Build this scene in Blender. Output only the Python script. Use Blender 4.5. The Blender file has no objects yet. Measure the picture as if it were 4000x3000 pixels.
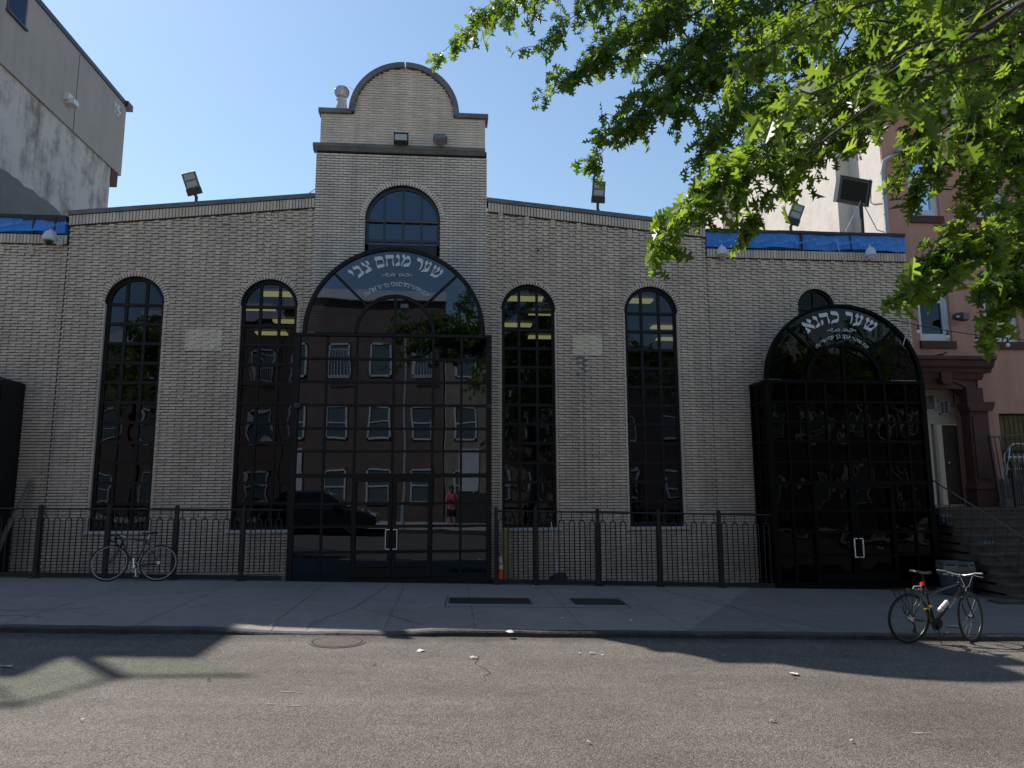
import bpy, bmesh, math, random
import numpy as np
from mathutils import Vector, Matrix, geometry
random.seed(7); RNG = np.random.default_rng(7)
S = bpy.context.scene
rad = math.radians

# ---------------------------------------------------------------- camera
F_PX = 2790.0; PITCH = 8.2; TPS = 0.084
def _n(v): return v/np.linalg.norm(v)
Zc = _n(np.array([-66., F_PX/math.tan(rad(PITCH)), -F_PX]))
Xc = np.array([F_PX/TPS, 0, -F_PX]); Xc[1] = -(Zc[0]*Xc[0]+Zc[2]*Xc[2])/Zc[1]; Xc = _n(Xc)
Yc = np.cross(Zc, Xc)
RW = np.array([Xc, Yc, Zc]); CAM = np.array([0, 0, 1.94])
cd = bpy.data.cameras.new('camera'); cam = bpy.data.objects.new('camera', cd); S.collection.objects.link(cam)
cam.matrix_world = Matrix(((*RW[0], 0), (*RW[1], 0), (*RW[2], 1.94), (0, 0, 0, 1)))
cd.sensor_width = 36; cd.lens = F_PX/4000*36; cd.clip_end = 600; cd.clip_start = 0.12
cd.dof.use_dof = True; cd.dof.focus_distance = 15.0; cd.dof.aperture_fstop = 5.0
S.camera = cam
def at(px, py, Y):                      # a photo pixel carried out to the vertical plane y = Y
    d = RW@np.array([px-2000., 1500.-py, -F_PX]); return CAM+d*(Y/d[1])
def atg(px, py, off=0.0):               # ... or down onto the sloping ground
    d = RW@np.array([px-2000., 1500.-py, -F_PX]); return CAM+d*((off-CAM[2])/(d[2]+.028*d[0]))

# ---------------------------------------------------------------- sky, sun, exposure
KX, KY = 0.59, 0.655                     # metres a shadow runs right / toward the camera per metre of height
sdir = Vector((-KX, KY, 1)).normalized()    # towards the sun
SUN_EL = math.asin(sdir.z)
w = bpy.data.worlds.new('World'); S.world = w; w.use_nodes = True
nt = w.node_tree; bg = nt.nodes['Background']
sk = nt.nodes.new('ShaderNodeTexSky'); sk.sky_type = 'NISHITA'; sk.sun_disc = False
sk.sun_elevation = SUN_EL; sk.sun_rotation = math.atan2(sdir.x, sdir.y); sk.air_density = 1.6; sk.dust_density = 0.3; sk.ozone_density = 3.5
nt.links.new(sk.outputs[0], bg.inputs[0]); bg.inputs[1].default_value = 0.105
sl = bpy.data.lights.new('sun', 'SUN'); sl.energy = 4.9; sl.angle = rad(0.53); sl.color = (1, .94, .86)
so = bpy.data.objects.new('sun', sl); S.collection.objects.link(so)
so.rotation_euler = (-sdir).to_track_quat('-Z', 'Y').to_euler()
S.view_settings.view_transform = 'Standard'; S.view_settings.look = 'None'; S.view_settings.gamma = 1
S.view_settings.exposure = 0.40
S.cycles.max_bounces = 8; S.cycles.transparent_max_bounces = 12; S.cycles.use_denoising = True

# ---------------------------------------------------------------- helpers
COL = S.collection; WL = {}
def gz(x, y=12):                        # height of the ground: the street falls to the right
    return -.028*x
def rz(x, y):                           # road surface: flat by the far kerb, rising to the near side
    return -.028*x-.07+max(0., 8-y)*.024
class MB:
    def __init__(s): s.v = []; s.f = []; s.m = []; s.t = []; s.smooth = False
    def face(s, pts, mi=0, t=None):
        b = len(s.v); s.v += [tuple(p) for p in pts]; s.f.append(tuple(range(b, b+len(pts)))); s.m.append(mi); s.t.append(t if t is not None else .5)
    def box(s, x0, x1, y0, y1, z0, z1, mi=0, t=None, M=None, skip=''):
        P = [(x0,y0,z0),(x1,y0,z0),(x1,y1,z0),(x0,y1,z0),(x0,y0,z1),(x1,y0,z1),(x1,y1,z1),(x0,y1,z1)]
        if M is not None: P = [tuple(M@Vector(p)) for p in P]
        b = len(s.v); s.v += P
        for k, q in (('b',(0,3,2,1)),('t',(4,5,6,7)),('f',(0,1,5,4)),('r',(1,2,6,5)),('k',(2,3,7,6)),('l',(3,0,4,7))):
            if k in skip: continue
            s.f.append(tuple(b+i for i in q)); s.m.append(mi); s.t.append(.5 if t is None else t)
    def prism(s, poly, y0, y1, mi=0, axis='y', t=None):      # 2D polygon (a,b) extruded along an axis
        def P(a, b, c): return (a, c, b) if axis == 'y' else ((c, a, b) if axis == 'x' else (a, b, c))
        n = len(poly); b = len(s.v)
        s.v += [P(a, q, y0) for a, q in poly]+[P(a, q, y1) for a, q in poly]
        s.f.append(tuple(range(b, b+n))); s.f.append(tuple(range(b+2*n-1, b+n-1, -1)))
        s.m += [mi, mi]; s.t += [t or .5]*2
        for i in range(n):
            j = (i+1) % n; s.f.append((b+i, b+n+i, b+n+j, b+j)); s.m.append(mi); s.t.append(t or .5)
    def tube(s, pts, r, n=8, mi=0, caps=True, sq=1.0):
        pts = [Vector(p) for p in pts]; rs = r if isinstance(r, (list, tuple)) else [r]*len(pts); rings = []
        up = None
        for i, p in enumerate(pts):
            d = (pts[min(i+1, len(pts)-1)]-pts[max(i-1, 0)])
            d = d.normalized() if d.length > 1e-9 else Vector((0,0,1))
            if up is None: up = Vector((0,0,1)) if abs(d.z) < .9 else Vector((1,0,0))
            a = d.cross(up); a = a.normalized() if a.length > 1e-6 else d.orthogonal().normalized()
            c = d.cross(a).normalized(); up = -c if False else a.cross(d).normalized()*1.0
            b = len(s.v)
            for k in range(n):
                w_ = 2*math.pi*(k+.5)/n; s.v.append(tuple(p+a*math.cos(w_)*rs[i]+c*math.sin(w_)*rs[i]*sq))
            rings.append(b)
        for i in range(len(rings)-1):
            for k in range(n):
                j = (k+1) % n; s.f.append((rings[i]+k, rings[i]+j, rings[i+1]+j, rings[i+1]+k)); s.m.append(mi); s.t.append(.5)
        if caps:
            s.f.append(tuple(rings[0]+k for k in range(n))[::-1]); s.f.append(tuple(rings[-1]+k for k in range(n))); s.m += [mi]*2; s.t += [.5]*2
    def bar(s, a, b, wx, wy, mi=0):                          # straight rectangular bar from a to b
        a = Vector(a); b = Vector(b); d = b-a; L = d.length; q = d.to_track_quat('Z', 'Y')
        s.box(-wx/2, wx/2, -wy/2, wy/2, 0, L, mi, M=Matrix.Translation(a)@q.to_matrix().to_4x4())
    def lathe(s, prof, c=(0,0,0), n=20, mi=0, M=None):       # prof: (r,z)
        b = len(s.v)
        for r_, z in prof:
            for k in range(n):
                p = Vector((c[0]+r_*math.cos(2*math.pi*k/n), c[1]+r_*math.sin(2*math.pi*k/n), c[2]+z))
                s.v.append(tuple(M@p) if M is not None else tuple(p))
        for i in range(len(prof)-1):
            for k in range(n):
                j = (k+1) % n; s.f.append((b+i*n+k, b+i*n+j, b+(i+1)*n+j, b+(i+1)*n+k)); s.m.append(mi); s.t.append(.5)
    def torus(s, c, R, r, ax=(0,1,0), n=40, m=8, a0=0, a1=2*math.pi, mi=0, sq=1.0):
        ax = Vector(ax).normalized(); u = ax.orthogonal().normalized() if abs(ax.z) > .9 else Vector((0,0,1)).cross(ax).normalized(); v_ = ax.cross(u)
        b = len(s.v); full = abs(a1-a0-2*math.pi) < 1e-6; N = n if full else n+1
        for i in range(N):
            a = a0+(a1-a0)*i/n; d = u*math.cos(a)+v_*math.sin(a)
            for k in range(m):
                q = 2*math.pi*k/m; s.v.append(tuple(Vector(c)+d*(R+r*math.cos(q))+ax*r*sq*math.sin(q)))
        for i in range(n):
            i2 = (i+1) % N if full else i+1
            for k in range(m):
                j = (k+1) % m; s.f.append((b+i*m+k, b+i2*m+k, b+i2*m+j, b+i*m+j)); s.m.append(mi); s.t.append(.5)
    def build(s, name, mat, parent=None, smooth=False, tint=False, bevel=0, loc=None):
        me = bpy.data.meshes.new(name)
        o = bpy.data.objects.new(name, me); COL.objects.link(o)
        if parent is not None: base = WL[parent.name]; o.parent = parent
        else: base = Vector((0,0,0))
        if loc is not None and parent is None: base = Vector(loc); o.location = base
        WL[o.name] = base
        V = np.array(s.v, dtype=np.float64).reshape(-1, 3)-np.array(base)
        me.from_pydata(V.tolist(), [], s.f)
        for m_ in (mat if isinstance(mat, (list, tuple)) else [mat]): me.materials.append(m_)
        if any(s.m): me.polygons.foreach_set('material_index', s.m)
        if tint:
            at_ = me.attributes.new('tint', 'FLOAT', 'FACE'); at_.data.foreach_set('value', np.array(s.t, dtype=np.float32))
        me.polygons.foreach_set('use_smooth', [bool(smooth)]*len(me.polygons))
        bm = bmesh.new(); bm.from_mesh(me)
        if not tint and len(bm.faces) < 60000: bmesh.ops.recalc_face_normals(bm, faces=bm.faces)
        bm.to_mesh(me); bm.free()
        if bevel:
            b = o.modifiers.new('bevel', 'BEVEL'); b.width = bevel; b.segments = 2; b.limit_method = 'ANGLE'
        me.update(); return o
def tag(o, label=None, cat=None, group=None, kind=None):
    if label: o['label'] = label
    if cat: o['category'] = cat
    if group: o['group'] = group
    if kind: o['kind'] = kind
    return o
def thing(name, loc, label, cat, group=None):
    o = bpy.data.objects.new(name, None); COL.objects.link(o); o.location = loc; WL[o.name] = Vector(loc)
    return tag(o, label, cat, group)
def struct(o): o['kind'] = 'structure'; return o
def dup(o, parent=None, move=(0,0,0), rot=None):
    c = o.copy(); COL.objects.link(c)
    if parent is not None: c.parent = parent
    c.location = o.location+Vector(move)
    if rot is not None: c.rotation_euler = rot
    WL[c.name] = WL[o.name]+Vector(move)
    for ch in list(o.children):
        k = dup(ch, c)
    return c

# ---------------------------------------------------------------- materials
def mat(name, col=(.5,.5,.5), rough=.6, metal=0., spec=.5, noise=None, bump=None, tint=None, coat=0, emit=None, trans=0, streak=0):
    """noise=(scale,amount,detail) mottles the colour, bump=(scale,strength), tint=amount driven by the per-face attribute"""
    m = bpy.data.materials.new(name); m.use_nodes = True; t = m.node_tree; N = t.nodes; L = t.links; b = N['Principled BSDF']
    b.inputs['Roughness'].default_value = rough; b.inputs['Metallic'].default_value = metal; b.inputs['Specular IOR Level'].default_value = spec
    b.inputs['Coat Weight'].default_value = coat
    b.inputs['Base Color'].default_value = (*col, 1)
    tc = N.new('ShaderNodeTexCoord'); src = None
    if noise:
        n = N.new('ShaderNodeTexNoise'); n.inputs['Scale'].default_value = noise[0]; n.inputs['Detail'].default_value = noise[2] if len(noise) > 2 else 6
        n.inputs['Roughness'].default_value = .65; L.new(tc.outputs['Object'], n.inputs['Vector'])
        mr = N.new('ShaderNodeMapRange'); mr.inputs[1].default_value = .3; mr.inputs[2].default_value = .7; mr.inputs[3].default_value = 1-noise[1]; mr.inputs[4].default_value = 1+noise[1]
        L.new(n.outputs[0], mr.inputs[0]); src = mr.outputs[0]
    if streak:                                                   # rain streaks: noise drawn out down the wall
        mp = N.new('ShaderNodeMapping'); mp.inputs['Scale'].default_value = (2.6, 2.6, .22); L.new(tc.outputs['Object'], mp.inputs[0])
        ns = N.new('ShaderNodeTexNoise'); ns.inputs['Scale'].default_value = 1.3; ns.inputs['Detail'].default_value = 7; ns.inputs['Roughness'].default_value = .6; L.new(mp.outputs[0], ns.inputs['Vector'])
        mr2 = N.new('ShaderNodeMapRange'); mr2.inputs[1].default_value = .35; mr2.inputs[2].default_value = .6; mr2.inputs[3].default_value = 1-streak; mr2.inputs[4].default_value = 1+streak*.4; L.new(ns.outputs[0], mr2.inputs[0])
        m3 = N.new('ShaderNodeMath'); m3.operation = 'MULTIPLY'; L.new(src, m3.inputs[0]); L.new(mr2.outputs[0], m3.inputs[1]); src = m3.outputs[0]
    if tint:
        a = N.new('ShaderNodeAttribute'); a.attribute_name = 'tint'
        mt = N.new('ShaderNodeMapRange'); mt.inputs[3].default_value = 1-tint; mt.inputs[4].default_value = 1+tint; L.new(a.outputs['Fac'], mt.inputs[0])
        if src:
            mm = N.new('ShaderNodeMath'); mm.operation = 'MULTIPLY'; L.new(src, mm.inputs[0]); L.new(mt.outputs[0], mm.inputs[1]); src = mm.outputs[0]
        else: src = mt.outputs[0]
    if src:
        vm = N.new('ShaderNodeVectorMath'); vm.operation = 'SCALE'; vm.inputs[0].default_value = col; L.new(src, vm.inputs['Scale']); L.new(vm.outputs[0], b.inputs['Base Color'])
    if bump:
        n2 = N.new('ShaderNodeTexNoise'); n2.inputs['Scale'].default_value = bump[0]; n2.inputs['Detail'].default_value = 5; L.new(tc.outputs['Object'], n2.inputs['Vector'])
        bp = N.new('ShaderNodeBump'); bp.inputs['Strength'].default_value = bump[1]; bp.inputs['Distance'].default_value = bump[2] if len(bump) > 2 else .01
        L.new(n2.outputs[0], bp.inputs['Height']); L.new(bp.outputs[0], b.inputs['Normal'])
    if emit: b.inputs['Emission Color'].default_value = (*emit[0], 1); b.inputs['Emission Strength'].default_value = emit[1]
    return m
def glassmat(name, trans=(.10,.115,.13), refl=.9, wob=.035, scale=1.1, ior=1.62):
    """tinted window glass: a thin dark pane that lets some light through and mirrors a little, with the slight waviness of real panes"""
    m = bpy.data.materials.new(name); m.use_nodes = True; t = m.node_tree; N = t.nodes; L = t.links; N.remove(N['Principled BSDF'])
    out = N['Material Output']; tr = N.new('ShaderNodeBsdfTransparent'); tr.inputs[0].default_value = (*trans, 1)
    gl = N.new('ShaderNodeBsdfGlossy'); gl.inputs['Roughness'].default_value = .01; gl.inputs[0].default_value = (*(refl if isinstance(refl, tuple) else (refl,)*3), 1)
    fr = N.new('ShaderNodeFresnel'); fr.inputs[0].default_value = ior
    tc = N.new('ShaderNodeTexCoord'); n = N.new('ShaderNodeTexNoise'); n.inputs['Scale'].default_value = scale; n.inputs['Detail'].default_value = 1.5
    L.new(tc.outputs['Object'], n.inputs['Vector'])
    bp = N.new('ShaderNodeBump'); bp.inputs['Strength'].default_value = 1; bp.inputs['Distance'].default_value = wob; L.new(n.outputs[0], bp.inputs['Height'])
    L.new(bp.outputs[0], gl.inputs['Normal'])
    mx = N.new('ShaderNodeMixShader'); L.new(fr.outputs[0], mx.inputs[0]); L.new(tr.outputs[0], mx.inputs[1]); L.new(gl.outputs[0], mx.inputs[2]); L.new(mx.outputs[0], out.inputs[0])
    return m
M = {}
M['brick'] = mat('tan_brick', (.63,.515,.42), .85, noise=(1.1,.12,8), tint=.16, streak=.12, bump=(60,.3,.004))
M['brick_tower'] = mat('buff_brick', (.67,.575,.495), .85, noise=(.9,.12,8), tint=.13, streak=.12, bump=(60,.3,.004))
M['mortar'] = mat('dark_mortar', (.035,.032,.031), .95, noise=(8,.2))
M['cream_brick'] = mat('repair_brick', (.76,.66,.52), .85, noise=(5,.1), tint=.06)
M['cream_mortar'] = mat('pale_mortar', (.82,.77,.70), .9, noise=(8,.1))
M['grey_cement'] = mat('grey_cement', (.16,.165,.18), .9, noise=(6,.2))
M['coping'] = mat('grey_coping_stone', (.145,.145,.145), .8, noise=(2.5,.3,8), bump=(20,.3))
M['black_metal'] = mat('black_frame_metal', (.007,.007,.008), .55, spec=.3, noise=(3,.3))
M['film_frame'] = mat('film_covered_frame', (.03,.045,.07), .5)
M['worn_rail'] = mat('worn_grey_rail', (.07,.065,.06), .5)
M['deep_black'] = mat('matt_black_frame', (.0035,.0035,.004), .7, spec=.12)
M['fence_metal'] = mat('black_painted_iron', (.014,.013,.013), .55, noise=(7,.4))
M['glass'] = glassmat('tinted_glass', trans=(.075,.085,.09), refl=(.50,.60,.78), wob=.007)
M['glass_black'] = glassmat('black_glass', trans=(.02,.022,.024), refl=.22, wob=.015, scale=1.4)
M['door_glass'] = glassmat('door_glass', trans=(.04,.045,.05), wob=.0035, scale=.8, refl=(.58,.70,.92), ior=1.95)
M['sill'] = mat('pale_sill_stone', (.55,.54,.54), .7, noise=(6,.12))
M['steel'] = mat('brushed_steel', (.75,.76,.8), .25, metal=1)
M['letter'] = mat('white_vinyl_lettering', (.62,.64,.68), .5)
M['dark_room'] = mat('dim_interior_wall', (.10,.095,.09), .9)
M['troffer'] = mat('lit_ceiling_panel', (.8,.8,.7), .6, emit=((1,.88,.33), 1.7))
M['blue'] = mat('blue_membrane', (.03,.19,.60), .5, noise=(2.2,.25), bump=(4,.8,.05))
M['blue_print'] = mat('membrane_print', (.14,.36,.78), .5)
M['tar'] = mat('black_tar', (.02,.021,.025), .6, noise=(5,.3), bump=(9,.6,.02))
M['sidewalk'] = None; M['road'] = None
M['paving_joint'] = mat('paving_joint', (.085,.08,.075), .95)
M['joint'] = mat('dark_joint', (.022,.022,.024), .95)
M['kerb'] = mat('worn_kerb_stone', (.055,.052,.05), .9, noise=(3,.45,9), bump=(14,.8,.03))
M['iron'] = mat('cast_iron', (.085,.072,.062), .6, metal=.4, noise=(12,.3), bump=(30,.5))
M['stucco_grey'] = mat('grey_stucco', (.35,.325,.31), .9, noise=(.7,.07,8), streak=.06, bump=(40,.2))
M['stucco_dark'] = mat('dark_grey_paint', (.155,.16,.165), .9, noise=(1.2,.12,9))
M['white_wall'] = None
M['pink'] = mat('pink_brownstone_paint', (.50,.265,.20), .85, noise=(.8,.10,7), streak=.10, bump=(12,.25,.01))
M['brown'] = mat('brown_stone', (.085,.036,.03), .8, noise=(2,.2,7), bump=(10,.3,.01))
M['white_paint'] = mat('white_window_paint', (.62,.66,.74), .6, noise=(4,.08))
M['galv'] = mat('galvanised_pipe', (.36,.37,.38), .5, metal=.1, noise=(6,.15))
M['plastic_white'] = mat('white_camera_plastic', (.6,.6,.62), .4)
M['dome'] = mat('camera_dome', (.45,.36,.2), .15)
M['lamp_black'] = mat('lamp_housing', (.03,.032,.038), .4)
M['lamp_lens'] = mat('lamp_lens', (.42,.42,.40), .3)
M['led'] = mat('lens_beads', (.8,.8,.85), .1, metal=.6)
M['orange'] = mat('cone_orange', (.80,.13,.03), .5, noise=(9,.15))
M['reflect'] = mat('cone_collar', (.75,.68,.68), .5)
M['rubber'] = mat('black_rubber', (.015,.015,.015), .7)
M['wood'] = mat('raw_plywood', (.36,.30,.15), .8, noise=(4,.2,8))
M['wood_grey'] = mat('weathered_board', (.22,.20,.17), .85, noise=(5,.3,8))
M['blue_grey'] = mat('blue_grey_bin', (.045,.055,.085), .5, noise=(5,.1))
M['paper'] = mat('white_paper', (.62,.62,.60), .8, noise=(20,.1))
M['leafdry'] = mat('dry_leaf', (.28,.13,.06), .8)
# ---------------------------------------------------------------- ground shaders
def asphalt():
    m = bpy.data.materials.new('asphalt'); m.use_nodes = True; t = m.node_tree; N = t.nodes; L = t.links; b = N['Principled BSDF']
    g = N.new('ShaderNodeNewGeometry')
    def noise(sc, det=5, r=.6):
        n = N.new('ShaderNodeTexNoise'); n.inputs['Scale'].default_value = sc; n.inputs['Detail'].default_value = det; n.inputs['Roughness'].default_value = r; L.new(g.outputs['Position'], n.inputs['Vector']); return n.outputs[0]
    def rng(src, a, b_, c, d):
        r = N.new('ShaderNodeMapRange'); r.inputs[1].default_value = a; r.inputs[2].default_value = b_; r.inputs[3].default_value = c; r.inputs[4].default_value = d; L.new(src, r.inputs[0]); return r.outputs[0]
    def mul(a, b_):
        r = N.new('ShaderNodeMath'); r.operation = 'MULTIPLY'; L.new(a, r.inputs[0]); L.new(b_, r.inputs[1]); return r.outputs[0]
    vor = N.new('ShaderNodeTexVoronoi'); vor.inputs['Scale'].default_value = 85; L.new(g.outputs['Position'], vor.inputs['Vector'])
    cellv = N.new('ShaderNodeSeparateColor'); L.new(vor.outputs['Color'], cellv.inputs[0])
    v2 = N.new('ShaderNodeTexVoronoi'); v2.inputs['Scale'].default_value = 130; L.new(g.outputs['Position'], v2.inputs['Vector'])
    c2 = N.new('ShaderNodeSeparateColor'); L.new(v2.outputs['Color'], c2.inputs[0])
    stones = mul(rng(cellv.outputs[0], 0, 1, .5, 1.5), rng(c2.outputs[0], 0, 1, .65, 1.35))
    # streaks along the wheel tracks
    mp = N.new('ShaderNodeMapping'); mp.inputs['Scale'].default_value = (.12, 1.0, 1); L.new(g.outputs['Position'], mp.inputs[0])
    ns = N.new('ShaderNodeTexNoise'); ns.inputs['Scale'].default_value = 2.2; ns.inputs['Detail'].default_value = 6; L.new(mp.outputs[0], ns.inputs['Vector'])
    big = mul(rng(noise(.55, 6), .3, .7, .84, 1.16), rng(ns.outputs[0], .3, .7, .88, 1.12))
    f = mul(stones, big)
    f = mul(f, rng(noise(6, 3), .3, .7, .9, 1.1))
    sy = N.new('ShaderNodeSeparateXYZ'); L.new(g.outputs['Position'], sy.inputs[0])
    ad = N.new('ShaderNodeMath'); ad.operation = 'MULTIPLY_ADD'; ad.inputs[1].default_value = .9; L.new(noise(1.4, 7, .7), ad.inputs[0]); L.new(sy.outputs[1], ad.inputs[2])
    f = mul(f, rng(ad.outputs[0], 10.15, 10.5, 1.0, .55))                       # silt lying in the gutter
    f = mul(f, rng(noise(.33, 9, .72), .56, .64, 1.0, .86)); f = mul(f, rng(noise(2.1, 8, .8), .66, .72, 1.0, .72))   # old patches and drips
    vm = N.new('ShaderNodeVectorMath'); vm.operation = 'SCALE'; vm.inputs[0].default_value = (.128, .112, .095); L.new(f, vm.inputs['Scale']); L.new(vm.outputs[0], b.inputs['Base Color'])
    b.inputs['Roughness'].default_value = .82; b.inputs['Specular IOR Level'].default_value = .35
    bp = N.new('ShaderNodeBump'); bp.inputs['Strength'].default_value = .9; bp.inputs['Distance'].default_value = .008; L.new(vor.outputs['Distance'], bp.inputs['Height']); bp.invert = True
    L.new(bp.outputs[0], b.inputs['Normal']); return m
def concrete():
    m = bpy.data.materials.new('sidewalk_concrete'); m.use_nodes = True; t = m.node_tree; N = t.nodes; L = t.links; b = N['Principled BSDF']
    g = N.new('ShaderNodeNewGeometry')
    def noise(sc, det=6, r=.65):
        n = N.new('ShaderNodeTexNoise'); n.inputs['Scale'].default_value = sc; n.inputs['Detail'].default_value = det; n.inputs['Roughness'].default_value = r; L.new(g.outputs['Position'], n.inputs['Vector']); return n.outputs[0]
    def rng(src, a, b_, c, d):
        r = N.new('ShaderNodeMapRange'); r.inputs[1].default_value = a; r.inputs[2].default_value = b_; r.inputs[3].default_value = c; r.inputs[4].default_value = d; L.new(src, r.inputs[0]); return r.outputs[0]
    def mul(a, b_):
        r = N.new('ShaderNodeMath'); r.operation = 'MULTIPLY'; L.new(a, r.inputs[0]); L.new(b_, r.inputs[1]); return r.outputs[0]
    sx = N.new('ShaderNodeSeparateXYZ'); L.new(g.outputs['Position'], sx.inputs[0])
    # slabs laid at different times: older, darker paving on the right third
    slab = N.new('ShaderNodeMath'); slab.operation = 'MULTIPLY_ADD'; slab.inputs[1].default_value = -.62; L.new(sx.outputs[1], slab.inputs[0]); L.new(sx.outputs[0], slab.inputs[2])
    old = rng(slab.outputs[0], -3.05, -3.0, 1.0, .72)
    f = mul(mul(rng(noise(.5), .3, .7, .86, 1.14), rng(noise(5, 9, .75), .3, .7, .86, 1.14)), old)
    sp = rng(noise(40, 2), .62, .8, 1, .6)
    f = mul(f, sp)
    gum = N.new('ShaderNodeTexVoronoi'); gum.inputs['Scale'].default_value = 2.6; L.new(g.outputs['Position'], gum.inputs['Vector'])
    f = mul(f, rng(gum.outputs['Distance'], .05, .075, .55, 1.0)); f = mul(f, rng(noise(1.3, 9, .78), .58, .68, 1.0, .78))
    vm = N.new('ShaderNodeVectorMath'); vm.operation = 'SCALE'; vm.inputs[0].default_value = (.235, .208, .185); L.new(f, vm.inputs['Scale']); L.new(vm.outputs[0], b.inputs['Base Color'])
    b.inputs['Roughness'].default_value = .85
    bp = N.new('ShaderNodeBump'); bp.inputs['Strength'].default_value = .5; bp.inputs['Distance'].default_value = .01; L.new(noise(25), bp.inputs['Height']); L.new(bp.outputs[0], b.inputs['Normal']); return m
def stained_wall(name, col, stain, sc=.6, amt=.5):
    m = bpy.data.materials.new(name); m.use_nodes = True; t = m.node_tree; N = t.nodes; L = t.links; b = N['Principled BSDF']
    g = N.new('ShaderNodeNewGeometry'); mp = N.new('ShaderNodeMapping'); mp.inputs['Scale'].default_value = (1, 1, .16); L.new(g.outputs['Position'], mp.inputs[0])
    n = N.new('ShaderNodeTexNoise'); n.inputs['Scale'].default_value = sc*2.2; n.inputs['Detail'].default_value = 8; n.inputs['Roughness'].default_value = .7; L.new(mp.outputs[0], n.inputs['Vector'])
    n2 = N.new('ShaderNodeTexNoise'); n2.inputs['Scale'].default_value = sc*2.5; n2.inputs['Detail'].default_value = 10; n2.inputs['Roughness'].default_value = .75; L.new(g.outputs['Position'], n2.inputs['Vector'])
    ad = N.new('ShaderNodeMath'); ad.operation = 'MULTIPLY'; L.new(n.outputs[0], ad.inputs[0]); L.new(n2.outputs[0], ad.inputs[1])
    r = N.new('ShaderNodeMapRange'); r.inputs[1].default_value = .22; r.inputs[2].default_value = .36; r.inputs[4].default_value = amt; L.new(ad.outputs[0], r.inputs[0])
    mx = N.new('ShaderNodeMix'); mx.data_type = 'RGBA'; L.new(r.outputs[0], mx.inputs['Factor']); mx.inputs['A'].default_value = (*col, 1); mx.inputs['B'].default_value = (*stain, 1)
    L.new(mx.outputs['Result'], b.inputs['Base Color']); b.inputs['Roughness'].default_value = .9
    bp = N.new('ShaderNodeBump'); bp.inputs['Strength'].default_value = .6; bp.inputs['Distance'].default_value = .04; L.new(n2.outputs[0], bp.inputs['Height']); L.new(bp.outputs[0], b.inputs['Normal']); return m
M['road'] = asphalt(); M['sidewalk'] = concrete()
M['white_wall'] = stained_wall('cream_render', (.62,.56,.50), (.42,.37,.32), .5, .55)
M['old_render'] = stained_wall('patchy_old_render', (.52,.49,.48), (.20,.185,.18), .6, 1.0)

# ---------------------------------------------------------------- ground, road, pavements
KERB = 10.15
def sheet(name, x0, x1, y0, y1, hf, mat_, nx=2, ny=2):
    b = MB()
    xs = np.linspace(x0, x1, nx+1); ys = np.linspace(y0, y1, ny+1)
    for y in ys:
        for x in xs: b.v.append((x, y, hf(x, y)))
    for j in range(ny):
        for i in range(nx):
            a = j*(nx+1)+i; b.f.append((a, a+1, a+nx+2, a+nx+1)); b.m.append(0); b.t.append(.5)
    return struct(b.build(name, mat_))
sheet('ground', -260, 260, -240, 300, lambda x, y: -.028*max(-60, min(60, x))-.9, M['sidewalk'], 40, 2)
sheet('road', -60, 60, 1.0, KERB, rz, M['road'], 8, 18)
# the far pavement follows a slightly ragged, low kerb, with a dropped stretch in the middle
def kdrop(x): return min(1, max(0, abs(x+1.65)-.75)/.7)
b = MB(); n = 240
xs = np.linspace(-30, 30, n+1); prev = None
for x in xs:
    j = KERB+.015*math.sin(x*3.1)+.012*math.sin(x*7.7+1)
    k = kdrop(x); top = gz(x)-(1-k)*.05
    row = [(x, 17.2, gz(x)), (x, j+.9, gz(x)), (x, j+.17, top-.002), (x, j+.155, top-.002)]
    bi = len(b.v); b.v += row
    if prev is not None:
        for q in range(3): b.f.append((prev+q, prev+q+1, bi+q+1, bi+q)); b.m.append(0); b.t.append(.5)
    prev = bi
pave = struct(b.build('sidewalk', M['sidewalk']))
b = MB(); prev = None
for i, x in enumerate(xs):
    j = KERB+.015*math.sin(x*3.1)+.012*math.sin(x*7.7+1)+random.uniform(-.008, .008); k = kdrop(x); top = gz(x)-(1-k)*.05+random.uniform(-.006, .004)
    row = [(x, j+.17, top), (x, j+.02, top), (x, j, top-.02), (x, j-.01, gz(x)-.12)]
    bi = len(b.v); b.v += row
    if prev is not None:
        for q in range(3): b.f.append((prev+q, prev+q+1, bi+q+1, bi+q)); b.m.append(0); b.t.append(.5)
    prev = bi
struct(b.build('kerb', M['kerb']))
sheet('near_sidewalk', -60, 60, -5.2, .85, lambda x, y: -.028*x+.25, mat('pale_concrete', (.40,.38,.34), .85, noise=(.8,.15)), 2, 2)
b = MB()
for x in range(-60, 60, 2): 
    P = [(x,.85),(x+1.99,.85),(x+1.99,1.02),(x,1.02)]
    b.face([(q[0], q[1], -.028*q[0]+.252) for q in P]); b.face([(x,1.02,-.028*x+.252),(x+1.99,1.02,-.028*x+.196),(x+1.99,1.03,-.028*x-.2),(x,1.03,-.028*x-.1)])
struct(b.build('near_kerb', M['kerb']))
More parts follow.
